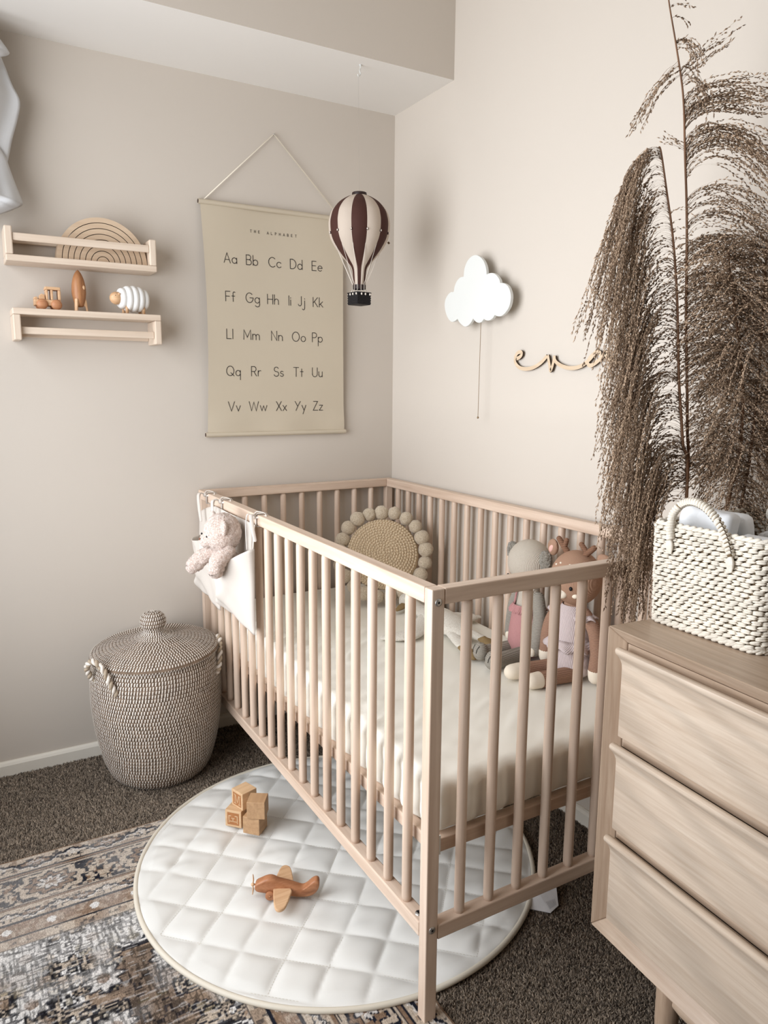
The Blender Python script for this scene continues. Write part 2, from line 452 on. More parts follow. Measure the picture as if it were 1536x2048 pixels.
# ------------------------------------------------------------------ patterned rug
def rug():
    st = .0025
    x0, x1, y0, y1 = -1.78, RUGX, -1.95, RUGY
    nx = int((x1 - x0) / st); ny = int((y1 - y0) / st)
    X, Y = np.meshgrid(np.linspace(x0, x1, nx + 1), np.linspace(y0, y1, ny + 1))
    Z = np.full_like(X, .0085)
    dB = y1 - Y; dR = x1 - X
    d = np.minimum(dB, dR); s = np.where(dB < dR, X, Y)       # border distance, along-coordinate
    def vn(x, y, sc, seed):       # value noise
        r_ = np.random.default_rng(seed); T = r_.random((256, 256))
        x = x * sc + 100; y = y * sc + 100
        xi = np.floor(x).astype(int); yi = np.floor(y).astype(int); fx = x - xi; fy = y - yi
        fx = fx * fx * (3 - 2 * fx); fy = fy * fy * (3 - 2 * fy); g = lambda a, b: T[a % 256, b % 256]
        return (g(xi, yi) * (1 - fx) + g(xi + 1, yi) * fx) * (1 - fy) + (g(xi, yi + 1) * (1 - fx) + g(xi + 1, yi + 1) * fx) * fy
    ink = np.array(lin((26, 28, 38))); beige = np.array(lin((176, 162, 146))); brown = np.array(lin((120, 98, 80))); pale = np.array(lin((208, 205, 202))); olive = np.array(lin((128, 116, 88)))
    C = np.zeros(X.shape + (3,)); C[:] = beige
    def put(mask, c, k=1.0):
        C[mask] = C[mask] * (1 - k) + c * k
    st_ = lambda v, q: np.floor(v / q) * q + q / 2
    dq = st_(d, .0035); sq = st_(s, .0035)
    n1 = vn(sq, dq, 55, 1); n2 = vn(sq, dq, 120, 2)
    # outer guard and inner guard: vine with blossoms
    def guard(a, b, per, seed):
        m_ = (d >= a) & (d < b); c = (a + b) / 2; h = (b - a) / 2
        t = (dq - c) / h; ph = 2 * PI * sq / per
        put(m_ & (n1 > .66), brown, .6)
        vine = np.abs(t - .55 * np.sin(ph) - .12 * np.sin(5 * ph)) < .15
        for k_, (off, sg) in enumerate(((.25, -1), (.75, 1))):
            u = ((sq / per - off + .5) % 1 - .5) * per; rr = np.hypot(u / (per * .24), (t - sg * .02) / .62)
            lob = .78 + .2 * np.cos(6 * np.arctan2(t * .62, u / (per * .24)))
            put(m_ & (rr < lob), brown if k_ == 0 else beige * .95); put(m_ & (np.abs(rr - lob) < .13), ink); put(m_ & (rr < .24), pale, .6)
            put(m_ & (np.abs(rr - .42) < .07), pale, .5)
        put(m_ & vine, ink); put(m_ & (np.abs(t - .55 * np.sin(ph) - .12 * np.sin(5 * ph) - .22) < .07), pale, .7)
        put(m_ & (n2 > .82), ink, .8)
    guard(.004, .062, .17, 1)
    put((d >= .062) & (d < .066), ink); put((d >= .066) & (d < .074), brown); put((d >= .074) & (d < .077), ink); put((d >= .077) & (d < .081), beige)
    # main border: dark ground with medallions
    a, b = .081, .181; m_ = (d >= a) & (d < b); put(m_, ink)
    t = (dq - (a + b) / 2) / ((b - a) / 2)
    blot = vn(sq, dq, 60, 5); put(m_ & (blot > .58), brown); put(m_ & (blot > .68), beige, .9); put(m_ & (np.abs(blot - .68) < .016), ink)
    per = .235
    u = ((sq / per) % 1 - .5) * per
    rr = np.maximum(np.abs(u) / .068, np.abs(t) / .95) + .35 * np.minimum(np.abs(u) / .068, np.abs(t) / .95)
    rr = rr + .10 * np.sin(9 * np.arctan2(t, u / .068))
    put(m_ & (rr < 1.18), beige); put(m_ & (np.abs(rr - 1.18) < .07), ink); put(m_ & (rr < .80), brown); put(m_ & (np.abs(rr - .80) < .06), ink)
    put(m_ & (rr < .46), pale, .8); put(m_ & (np.abs(rr - .46) < .06), ink); put(m_ & (rr < .2), brown)
    for off, tt in ((.5, -.45), (.33, .5), (.67, .5)):
        u2 = ((sq / per - off + .0) % 1 - .5) * per * 1.0; r2 = np.hypot(u2 / .026, (t - tt) / .42); lb = .8 + .22 * np.cos(6 * np.arctan2((t - tt) / .42, u2 / .026))
        mm = m_ & (rr > 1.25)
        put(mm & (r2 < lb), beige); put(mm & (r2 < .35), brown); put(mm & (np.abs(r2 - lb) < .1), ink)
    put(m_ & (n2 > .80), beige, .8)
    put((d >= .181) & (d < .184), beige); put((d >= .184) & (d < .186), ink); put((d >= .186) & (d < .195), brown); put((d >= .195) & (d < .198), beige)
    guard(.198, .240, .105, 3)
    put((d >= .240) & (d < .246), ink)
    m_ = (d >= .246) & (d < .288); put(m_, brown * 1.12); put(m_ & (n2 > .62), beige, .5)
    u = ((sq / .09) % 1 - .5) * .09; put(m_ & (np.abs(u) / .012 + np.abs(dq - .267) / .013 < 1), pale)
    put((d >= .288) & (d < .294), ink); m_ = (d >= .294) & (d < .322); put(m_ & (n1 > .5), brown, .6); put(m_ & (n2 > .75), ink, .7); put((d >= .322) & (d < .325), ink, .8)
    # field: stepped, worn motifs mirrored about an axis
    fld = d >= .325
    mx = np.abs(((X + 1.78) / .62) % 1 - .5) * .62; my = np.abs(((Y + 1.4) / .66) % 1 - .5) * .66
    qx = st_(mx, .0045); qy = st_(my, .0045)
    f1 = vn(qx, qy, 17, 7); f2 = vn(qx, qy, 48, 8); g_ = .62 * f1 + .38 * f2
    put(fld, beige * .95); put(fld & (g_ > .60), pale); put(fld & (g_ < .42), brown, .75); put(fld & (f2 > .74), olive, .6); put(fld & (f1 < .28), ink, .3); put(fld & (np.abs(f2 - .5) < .03), ink, .8)
    for lv in (.42, .50, .60, .70):
        put(fld & (np.abs(g_ - lv) < .018), ink, .95)
    rm = np.hypot(((X / .13) % 1 - .5), ((Y / .13) % 1 - .5) * 1.0)
    sel = vn(np.floor(X / .13), np.floor(Y / .13), 1.0, 21) > .55
    lb = .26 + .05 * np.cos(8 * np.arctan2(((Y / .13) % 1 - .5), ((X / .13) % 1 - .5)))
    put(fld & sel & (rm < lb), pale, .8); put(fld & sel & (np.abs(rm - lb) < .028), ink, .85); put(fld & sel & (rm < .1), brown, .8)
    # wear: threads showing, faded patches
    wear = vn(X, Y, 5, 31) * .6 + vn(X, Y, 22, 32) * .4
    hatch = (rng.random(X.shape) < .5)
    thx = vn(X, Y * .15, 300, 41); thy = vn(X * .15, Y, 300, 42)
    k = np.clip((wear - .48) * 3.2, 0, .6)[..., None] * np.where(fld, 1, .35)[..., None]
    C[:] = C * (1 - k) + pale * k
    dk = (fld & (thx > .60) & (wear > .35)) | (fld & (thy > .70)); C[dk] = C[dk] * .40
    lt = fld & (thy < .25); C[lt] = C[lt] * .7 + pale * .3
    C *= (.86 + .28 * rng.random(X.shape))[..., None]
    edge = d < .004; C[edge] = brown * .9
    Z += (.0006 * (C.mean(-1) - .2)) + .0005 * rng.random(X.shape)
    Z += .002 * np.sin(X * 7) * np.sin(Y * 5) * 0
    v = np.stack([X, Y, Z], -1).reshape(-1, 3)
    i = np.arange(nx)[None, :] + (np.arange(ny) * (nx + 1))[:, None]; i = i.ravel()
    f = np.stack([i, i + 1, i + nx + 2, i + nx + 1], 1)
    root = thing('area_rug', (-1.2, -1.2, 0), 'worn oriental rug in beige, brown and dark blue under the quilted mat', 'rug')
    vmesh('pile', v, f, C.reshape(-1, 3), attr_mat('rug_yarn', 'tint', noise_mix=.35, bscale=420, bump=.35, weave=True), root, True)
    e = MB().box(x0, x1, y0, y1, .001, .0078); e.build('backing', plain('rug_edge', (120, 104, 86), rough=.95), root, smooth_=False)
rug()

# ------------------------------------------------------------------ round quilted play mat
M['leather'] = plain('cream_leatherette', (222, 221, 216), rough=.42, var=.02, vscale=3, bump=.12, bscale=500, spec=.4, bdist=.0006)
def playmat():
    root = thing('play_mat', (MATC[0], MATC[1], 0), 'large round cream quilted play mat on the floor, half under the crib', 'mat')
    nr, na = 170, 560; e1 = np.array((.737, -.676)); e2 = np.array((.690, .724)); sp = .0945
    o_ = np.array((-.7807, -.7138)) - np.array(MATC)
    rr = np.linspace(0, MATR, nr + 1)[1:]; aa = np.arange(na) * 2 * PI / na
    RR, AA = np.meshgrid(rr, aa, indexing='ij'); X = RR * np.cos(AA); Y = RR * np.sin(AA)
    X = np.concatenate([[0], X.ravel()]); Y = np.concatenate([[0], Y.ravel()])
    B = np.linalg.inv(np.stack([e1, e2], 1)); UV = (np.stack([X, Y], 0).T - o_) @ B.T / sp
    wob = .035 * np.sin(UV[:, 1] * 1.3 + 1) ; UV[:, 0] += wob; UV[:, 1] += .03 * np.sin(UV[:, 0] * 1.1)
    du = np.abs(UV - np.round(UV)); su = np.clip(du[:, 0] / .5, 0, 1); sv = np.clip(du[:, 1] / .5, 0, 1)
    pu = (1 - (1 - su) ** 3.6) * (1 - (1 - sv) ** 3.6)
    cellid = np.floor(UV[:, 0]) * 7.3 + np.floor(UV[:, 1]) * 3.1
    pu *= .85 + .25 * np.sin(cellid * 12.7)
    edge = np.clip((MATR - np.hypot(X, Y)) / .03, 0, 1)
    h = .0150 + .0082 * pu * edge ** .5
    wr = np.array([noise.noise(Vector((x * 14, y * 30, 3))) * noise.noise(Vector((x * 3, y * 3, 9))) for x, y in zip(X, Y)])
    h += wr * .012 * edge + .0015 * np.sin(UV[:, 0] * 2.2) * edge
    v = np.stack([X + MATC[0], Y + MATC[1], h], 1)
    fan = [(0, 1 + k, 1 + (k + 1) % na) for k in range(na)]
    i = np.arange(nr - 1)[:, None] * na + 1; k = np.arange(na)[None, :]; k2 = (np.arange(na)[None, :] + 1) % na
    q = np.stack([(i + k), (i + na + k), (i + na + k2), (i + k2)], -1).reshape(-1, 4)
    q = np.concatenate([np.array([(a, b, c, c) for a, b, c in fan])[:0], q])
    mb = MB(); mb.v = [tuple(p) for p in v]; mb.f = [tuple(f) for f in q.tolist()] + fan
    mb.mi = [0] * len(mb.f)
    n0 = len(mb.v); 
    mb.build('quilted_cover', M['leather'], root)
    pp = MB(); n = 200
    P_ = [(MATC[0] + (MATR + .003) * math.cos(2 * PI * k / n), MATC[1] + (MATR + .003) * math.sin(2 * PI * k / n), .0125) for k in range(n + 1)]
    pp.tube(P_, .0062, 10, cap=False, flat=.95); pp.build('piping', plain('mat_piping', (214, 206, 190), rough=.5, var=.02), root)
    un = MB().lathe([(0, .009), (MATR, .009)], (MATC[0], MATC[1], 0), 120); un.build('underside', plain('mat_back', (180, 172, 158), rough=.8), root)
    # stitching dashes along the quilting seams
    stc = MB(); inv = np.stack([e1, e2], 1)
    for ax in (0, 1):
        for c in range(-8, 9):
            for t in np.arange(-6, 6, .075):
                uv = np.array((c, t) if ax == 0 else (t, c), float); uv2 = uv + (np.array((0, .045)) if ax == 0 else np.array((.045, 0)))
                for w in (uv, uv2):
                    w[0] -= .035 * math.sin(w[1] * 1.3 + 1); w[1] -= .03 * math.sin(w[0] * 1.1)
                a = inv @ (uv * sp) + o_; b_ = inv @ (uv2 * sp) + o_
                if np.hypot(*a) > MATR - .012 or np.hypot(*b_) > MATR - .012: continue
                dd = (b_ - a) / np.hypot(*(b_ - a)) ; nn = np.array((-dd[1], dd[0])) * .0005; z = .0155
                stc.add([(*(a + nn + MATC), z), (*(b_ + nn + MATC), z), (*(b_ - nn + MATC), z), (*(a - nn + MATC), z)], [(0, 1, 2, 3)])
    so = stc.build('seam_stitching', plain('thread', (196, 190, 178), rough=.8), root, smooth_=False); so['kind'] = 'stuff'
playmat()

# ------------------------------------------------------------------ crib
X1, XR, Y1, YR, H = -.737, -.0172, -1.3802, -.0107, .84
PW, PD, RH, ZBR, RB, RTK = .0257, .0240, .0285, .1724, .0297, .027
crib = thing('baby_crib', ((X1 + XR) / 2, (Y1 + YR) / 2, 0), 'pale beech baby crib with round slats standing in the corner', 'crib')
def crib():
    root = bpy.data.objects['baby_crib']
    for (x0, x1) in ((X1, X1 + PW), (XR - PW, XR)):
        for (y0, y1) in ((Y1, Y1 + PD), (YR - PD, YR)):
            p = MB().box(x0, x1, y0, y1, 0, H).build('post', M['crib_z'], root, smooth_=False, bevel=.002)
            if x0 == X1 and y0 == Y1:
                for z in (.817, .198):
                    bo = MB(); c = (x0 + PW * .5, y0 + .0006, z)
                    bo.lathe([(0, 0), (.0064, 0), (.0070, .0012), (.0064, .0022), (.0024, .0024)], (0, 0, 0), 20)
                    bo.v = [(c[0] + a, c[1] - d, c[2] + b) for a, b, d in bo.v]
                    q = bo.build('bolt', M['steel'], p)
                    hx = MB(); hx.lathe([(0, .0027), (.0024, .0027), (.0024, .001)], (0, 0, 0), 6); hx.v = [(c[0] + a, c[1] - d, c[2] + b) for a, b, d in hx.v]
                    hx.build('bolt_socket', M['black'], p)
    g = .0008
    for y0 in (Y1, YR - RTK):
        MB().box(X1 + PW + g, XR - PW - g, y0 + .0004, y0 + RTK, H - RH, H).build('end_top_rail', M['crib_x'], root, smooth_=False, bevel=.0022)
        MB().box(X1 + PW + g, XR - PW - g, y0 + .0004, y0 + RTK, ZBR, ZBR + RB).build('end_bottom_rail', M['crib_x'], root, smooth_=False, bevel=.0022)
    for x0 in (X1, XR - RTK):
        MB().box(x0, x0 + RTK, Y1 + PD + g, YR - PD - g, H - RH, H).build('side_top_rail', M['crib_y'], root, smooth_=False, bevel=.0022)
        MB().box(x0, x0 + RTK, Y1 + PD + g, YR - PD - g, ZBR, ZBR + RB).build('side_bottom_rail', M['crib_y'], root, smooth_=False, bevel=.0022)
    cl = MB().lathe([(0, .0012), (.0072, .0012), (.0076, 0)], (X1 + .0135, Y1 + .045, ZBR + RB), 20); lk = cl.build('cam_lock', M['steel'], root)
    MB().box(X1 + .0115, X1 + .0155, Y1 + .039, Y1 + .051, ZBR + RB + .0005, ZBR + RB + .0016).build('slot', M['black'], lk, smooth_=False)
    z0, z1 = ZBR + RB - .003, H - RH + .003; L_ = z1 - z0; r = .0100
    sl = MB(); sl.tube([(0, 0, 0), (0, 0, .012), (0, 0, L_ - .012), (0, 0, L_)], [r * .86, r, r, r * .86], 16)
    first = None; base_ = wloc(root)
    def slat(x, y):
        nonlocal first
        if first is None:
            first = sl.build('slat', M['crib_z'], None); first.parent = root; first.location = Vector((x, y, z0)) - base_
        else: copy_part(first, root, Vector((x, y, z0)) - base_)
    for i in range(9):
        x = X1 + .0827 + i * .0688
        slat(x, Y1 + .0135); slat(x, YR - .0135)
    for i in range(18):
        y = Y1 + .0891 + i * .07008
        slat(X1 + .0135, y); slat(XR - .0135, y)
    # mattress support
    ff_ = [(X1 + .030, X1 + .052, Y1 + .0545, YR - .0555), (XR - .052, XR - .030, Y1 + .0545, YR - .0555)]
    for a in ff_: MB().box(*a, .325, .352).build('base_rail', M['crib_y'], root, smooth_=False, bevel=.002)
    for y in (Y1 + .030, YR - .055): MB().box(X1 + .0285, XR - .0285, y, y + .024, .325, .352).build('base_rail', M['crib_x'], root, smooth_=False, bevel=.002)
    bs = None
    for i in range(11):
        y = Y1 + .12 + i * .112
        b_ = MB().box(X1 + .052, XR - .052, y, y + .05, .339, .349).build('base_slat', M['crib_x'], root, smooth_=False, bevel=.001)
    # white clips where the base hangs on the frame
    for x in (X1 + .036, XR - .05): MB().box(x, x + .012, Y1 + .0285, Y1 + .0315, .322, .36).build('base_bracket', M['white_paint'], root, smooth_=False)
crib()

# mattress with fitted sheet
M['sheet'] = plain('cream_cotton_sheet', (238, 235, 225), rough=.85, var=.02, vscale=5, bump=.25, bscale=700, spec=.15, bdist=.0006)
def mattress():
    x0, x1, y0, y1, z0, z1 = X1 + .030, XR - .033, Y1 + .033, YR - .034, .3545, .4660
    c = ((x0 + x1) / 2, (y0 + y1) / 2, (z0 + z1) / 2); h = ((x1 - x0) / 2, (y1 - y0) / 2, (z1 - z0) / 2)
    def disp(q, n):
        X = q.x + c[0]; Y = q.y + c[1]; Zr = q.z / h[2]
        d = 0
        # the sheet bulges a little between the slats on the open sides
        if n.x < -.3: d += .0075 * (math.cos(2 * PI * (Y - (Y1 + .0891 + .035)) / .07008) - .1) * max(0, 1 - Zr * Zr * .6) * -n.x
        if n.y < -.3: d += .0035 * (math.cos(2 * PI * (X - (X1 + .0827 + .034)) / .0688) - .3) * max(0, 1 - Zr * Zr * .6) * -n.y
        if n.z > .3:
            w = noise.noise(Vector((X * 7 + Y * 3, Y * 26 - X * 16, 1.0))) ; w2 = noise.noise(Vector((X * 3, Y * 3, 5)))
            edge = max(0, (-.35 - X) * 2.2) + .25
            r1 = 1 - abs(noise.noise(Vector((X * 5 + Y * 2, Y * 15 - X * 10, 7.0)))) * 4
            d += (.020 * max(0, w) * max(.15, w2 + .45) * edge + .0075 * max(0, r1) * edge * max(0, w2 + .3) + .0026 * noise.noise(Vector((X * 12, Y * 12, 2))) - .0018) * n.z
        if n.z < -.2 or Zr < -.6:
            d += .004 * noise.noise(Vector((X * 9, Y * 9, 4)))
        if abs(n.z) < .4: d += .0028 * noise.noise(Vector((X * 14, Y * 14, q.z * 30)))
        q2 = q + n * d
        lo = -h[2]
        if q2.z < lo: q2.z = lo
        q2.x = max(q2.x, -h[0] - .005); q2.y = max(q2.y, -h[1] - .004)
        q2.x = min(q2.x, h[0]); q2.y = min(q2.y, h[1])
        return q2
    root = thing('crib_mattress', (c[0], c[1], z0), 'cream fitted sheet over the thin mattress inside the crib', 'mattress')
    MB().softbox(c, h, .026, (90, 190, 16), disp).build('fitted_sheet', M['sheet'], root)
mattress()
# ------------------------------------------------------------------ wall shelves (spice-rack style), 40 cm wide, 10 cm deep
def shelf(flip, x0, x1, z0, z1, label):
    """flip False: board at the bottom, rail near the top; True: board on top, rail below"""
    root = thing('wall_shelf', ((x0 + x1) / 2, 0, z0), label, 'shelf', 'small pine wall shelves above the laundry basket')
    t = .017; ya, yb = -.100, -.0008
    zb = (z0, z0 + t) if not flip else (z1 - t, z1)
    MB().box(x0, x1, ya, yb, *zb).build('board', M['pine_x'], root, smooth_=False, bevel=.0025)
    zs = (z0 + t + .0003, z1) if not flip else (z0, z1 - t - .0003)
    for a in (x0, x1 - .019):
        mb = MB()
        # side panel: front post, with a stepped back edge
        p = [(ya, zs[0]), (ya, zs[1]), (ya + .022, zs[1]), (yb - .012, zs[1]), (yb, zs[1]), (yb, zs[0])]
        mb.prism([(ya, zs[0]), (ya, zs[1]), (yb, zs[1]), (yb, zs[0])], lambda q, z, d: (d, q, z), a, a + .019)
        mb.build('side_panel', M['pine_z'], root, smooth_=False, bevel=.003)
    rz = (z1 - .036, z1 - .016) if not flip else (z0 + .017, z0 + .036)
    MB().box(x0 + .0192, x1 - .0192, ya + (.004 if not flip else .012), ya + (.013 if not flip else .021), *rz).build('front_rail', M['pine_x'], root, smooth_=False, bevel=.002)
    MB().box(x0 + .0192, x1 - .0192, -.012, -.001, *((z1 - .03, z1 - .010) if not flip else (z0 + .012, z0 + .03))).build('back_rail', M['pine_x'], root, smooth_=False, bevel=.002)
SU = (-1.254, -.860, 1.4985, 1.588); SL = (-1.248, -.854, 1.2925, 1.3775)
shelf(False, *SU, 'upper pine wall shelf holding the wooden rainbow behind its rail')
shelf(True, *SL, 'lower upside-down pine wall shelf carrying the truck, rocket and sheep')

# wooden rainbow: nested half rings
def rainbow():
    cx, cz = -1.003, SU[2] + .0178
    root = thing('wooden_rainbow', (cx, -.045, cz), 'natural wooden stacking rainbow of nested arches on the upper shelf', 'toy')
    R0 = .1225; w = .0152; gap = .0018; r = R0
    mw = wood('rainbow_wood', (206, 184, 158), (184, 158, 132), 'x', rough=.55, scale=1.5)
    burnt = plain('scorched_edge', (66, 44, 30), rough=.8)
    i = 0
    while r > .03:
        ri = r - w + gap
        mb = MB(); n = 40; v = []
        for k in range(n + 1):
            a = PI * k / n
            for (q, y) in ((r, -.068), (r, -.024), (ri, -.024), (ri, -.068)): v.append((cx + q * math.cos(a), y, cz + q * math.sin(a)))
        for k in range(n):
            for j in range(4):
                mb_f = (k * 4 + j, k * 4 + (j + 1) % 4, (k + 1) * 4 + (j + 1) % 4, (k + 1) * 4 + j)
                mb.f.append(mb_f); mb.mi.append(1 if j in (0, 2) and not (j == 0 and i == 0) else 0)
        mb.v = v; mb.f += [(0, 1, 2, 3)[::-1], tuple(n * 4 + j for j in range(4))]; mb.mi += [0, 0]
        mb.build('arch', [mw, burnt], root, smooth_=False); r -= w; i += 1
    mb = MB(); mb.prism([(r * math.cos(PI * k / 24), r * math.sin(PI * k / 24)) for k in range(25)], lambda a, b, d: (cx + a, d, cz + b), -.068, -.024)
    mb.build('half_disc', mw, root, smooth_=False)
rainbow()

ZS = SL[3] + .0004
def truck():
    x0, x1 = -1.190, -1.122; y0, y1 = -.076, -.040; z = ZS
    root = thing('toy_truck', ((x0 + x1) / 2, -.058, z), 'little pale wooden toy truck with ball wheels on the lower shelf', 'toy')
    def X(a): return x0 + a * (x1 - x0)
    # side silhouette: low bonnet at the left, cab with windows at the right
    zb = z + .010
    body = [(0, 0), (1, 0), (1, .05), (.97, .052), (.42, .052), (.40, .034), (.36, .030), (.33, .034), (.30, .034), (.27, .026), (.0, .022)]
    mb = MB(); mb.prism([(X(a), zb + b) for a, b in ((0, .001), (1, .001), (1, .017), (0, .017))], lambda a, b, d: (a, d, b), y0, y1)
    mb.prism([(X(a), zb + b) for a, b in ((0, .0172), (.14, .0172), (.12, .024), (0, .023))], lambda a, b, d: (a, d, b), y0 + .002, y1 - .002)
    mb.prism([(X(a), zb + b) for a, b in ((.17, .0172), (.42, .0172), (.40, .030), (.28, .033), (.20, .028))], lambda a, b, d: (a, d, b), y0 + .004, y1 - .004)
    mb.build('body', M['toy_light'], root, smooth_=False, bevel=.0015)
    cab = MB()
    for a, b in ((.44, .52), (.62, .71), (.90, 1.0)): cab.box(X(a), X(b), y0, y1, zb + .0172, zb + .044)
    cab.box(X(.42), X(1.0), y0, y1, zb + .0442, zb + .052); cab.build('cab', M['toy_light'], root, smooth_=False, bevel=.0015)
    for a in (.28, .82):
        for y in (y0 - .001, y1 + .001):
            MB().ball((X(a), y, z + .0142), (.0145, .0085, .0140), 20, 12).build('wheel', M['toy_wood'], root)
        MB().cyl((X(a), y0, z + .0142), (X(a), y1, z + .0142), .002).build('axle', M['toy_light'], root)
truck()

def rocket():
    c = (-1.0715, -.056, ZS)
    root = thing('toy_rocket', c, 'brown wooden toy rocket standing on three pale fins on the lower shelf', 'toy')
    prof = [(0, .014), (.009, .014), (.0125, .020), (.0165, .034), (.0190, .048), (.0195, .058), (.0185, .072), (.0155, .088), (.0105, .102), (.0050, .111), (.0015, .1145), (0, .115)]
    P_, _ = smooth([(a, 0, b) for a, b in prof], 1, 4)
    MB().lathe([(max(0, p.x), p.z) for p in P_], c, 28).build('body', M['rocket_wood'], root)
    for k in range(3):
        a = R(-125 + 120 * k); ca, sa = math.cos(a), math.sin(a)
        poly = [(.010, .034), (.0185, .036), (.0205, .020), (.0225, .0), (.0175, .0), (.0150, .014), (.010, .020)]
        mb = MB(); mb.prism(poly, lambda r, h, d, ca=ca, sa=sa: (c[0] + r * ca - d * sa, c[1] + r * sa + d * ca, c[2] + h), -.0045, .0045)
        mb.build('fin', M['toy_light'], root, smooth_=False, bevel=.002)
    mb = MB(); a = R(-50); mb.ball((c[0] + .0175 * math.cos(a), c[1] + .0175 * math.sin(a), c[2] + .066), (.0045, .0045, .0065), 14, 10); mb.build('porthole', M['toy_light'], root)
rocket()

def sheep():
    cx, cy = -.928, -.058; z = ZS
    root = thing('toy_sheep', (cx, cy, z), 'wooden toy sheep with a body of white rings on the lower shelf', 'toy')
    wp = plain('white_ring_paint', (232, 232, 230), rough=.45, var=.01)
    ax = Vector((.97, .2, 0)).normalized(); si = Vector((-ax.y, ax.x, 0)); cz = z + .0440
    for k in range(5):
        t = -.033 + .0165 * k + .004; Rr = (.0300, .0368, .0385, .0368, .0300)[k]; rr = (.0112, .0108, .0106, .0104, .0100)[k]
        ctr = Vector((cx, cy, cz)) + ax * t
        P_ = [ctr + si * ((Rr - rr) * .82 * math.cos(2 * PI * i / 40)) + Vector((0, 0, (Rr - rr) * math.sin(2 * PI * i / 40))) for i in range(41)]
        MB().tube(P_, rr, 12, cap=False).build('ring', wp, root)
    MB().cyl(Vector((cx, cy, cz)) - ax * .036, Vector((cx, cy, cz)) + ax * .042, .013, seg=16).build('core', M['toy_light'], root)
    hc = Vector((cx, cy, cz)) - ax * .046 + Vector((0, -.003, -.001))
    h = MB().ball(hc, (.0185, .0170, .0180), 24, 16).build('head', M['toy_light'], root)
    MB().ball(hc + Vector((-.0045, -.0158, .0060)), .0011, 8, 6).build('eye', M['black'], h)
    for s in (-1, 1): MB().ball(hc + Vector((.006, s * .013, .011)), (.004, .006, .003), 10, 6).build('ear', M['toy_light'], root)
    for t in (-.020, .030):
        for s in (-1, 1):
            p = Vector((cx, cy, 0)) + ax * t + si * s * .013
            MB().cyl((p.x, p.y, z), (p.x, p.y, z + .028), .0045, seg=14).build('leg', M['toy_light'], root)
    q = Vector((cx, cy, cz)) + ax * .045; MB().ball(q, (.009, .0045, .0042), 12, 8).build('tail', M['toy_wood'], root)
sheep()

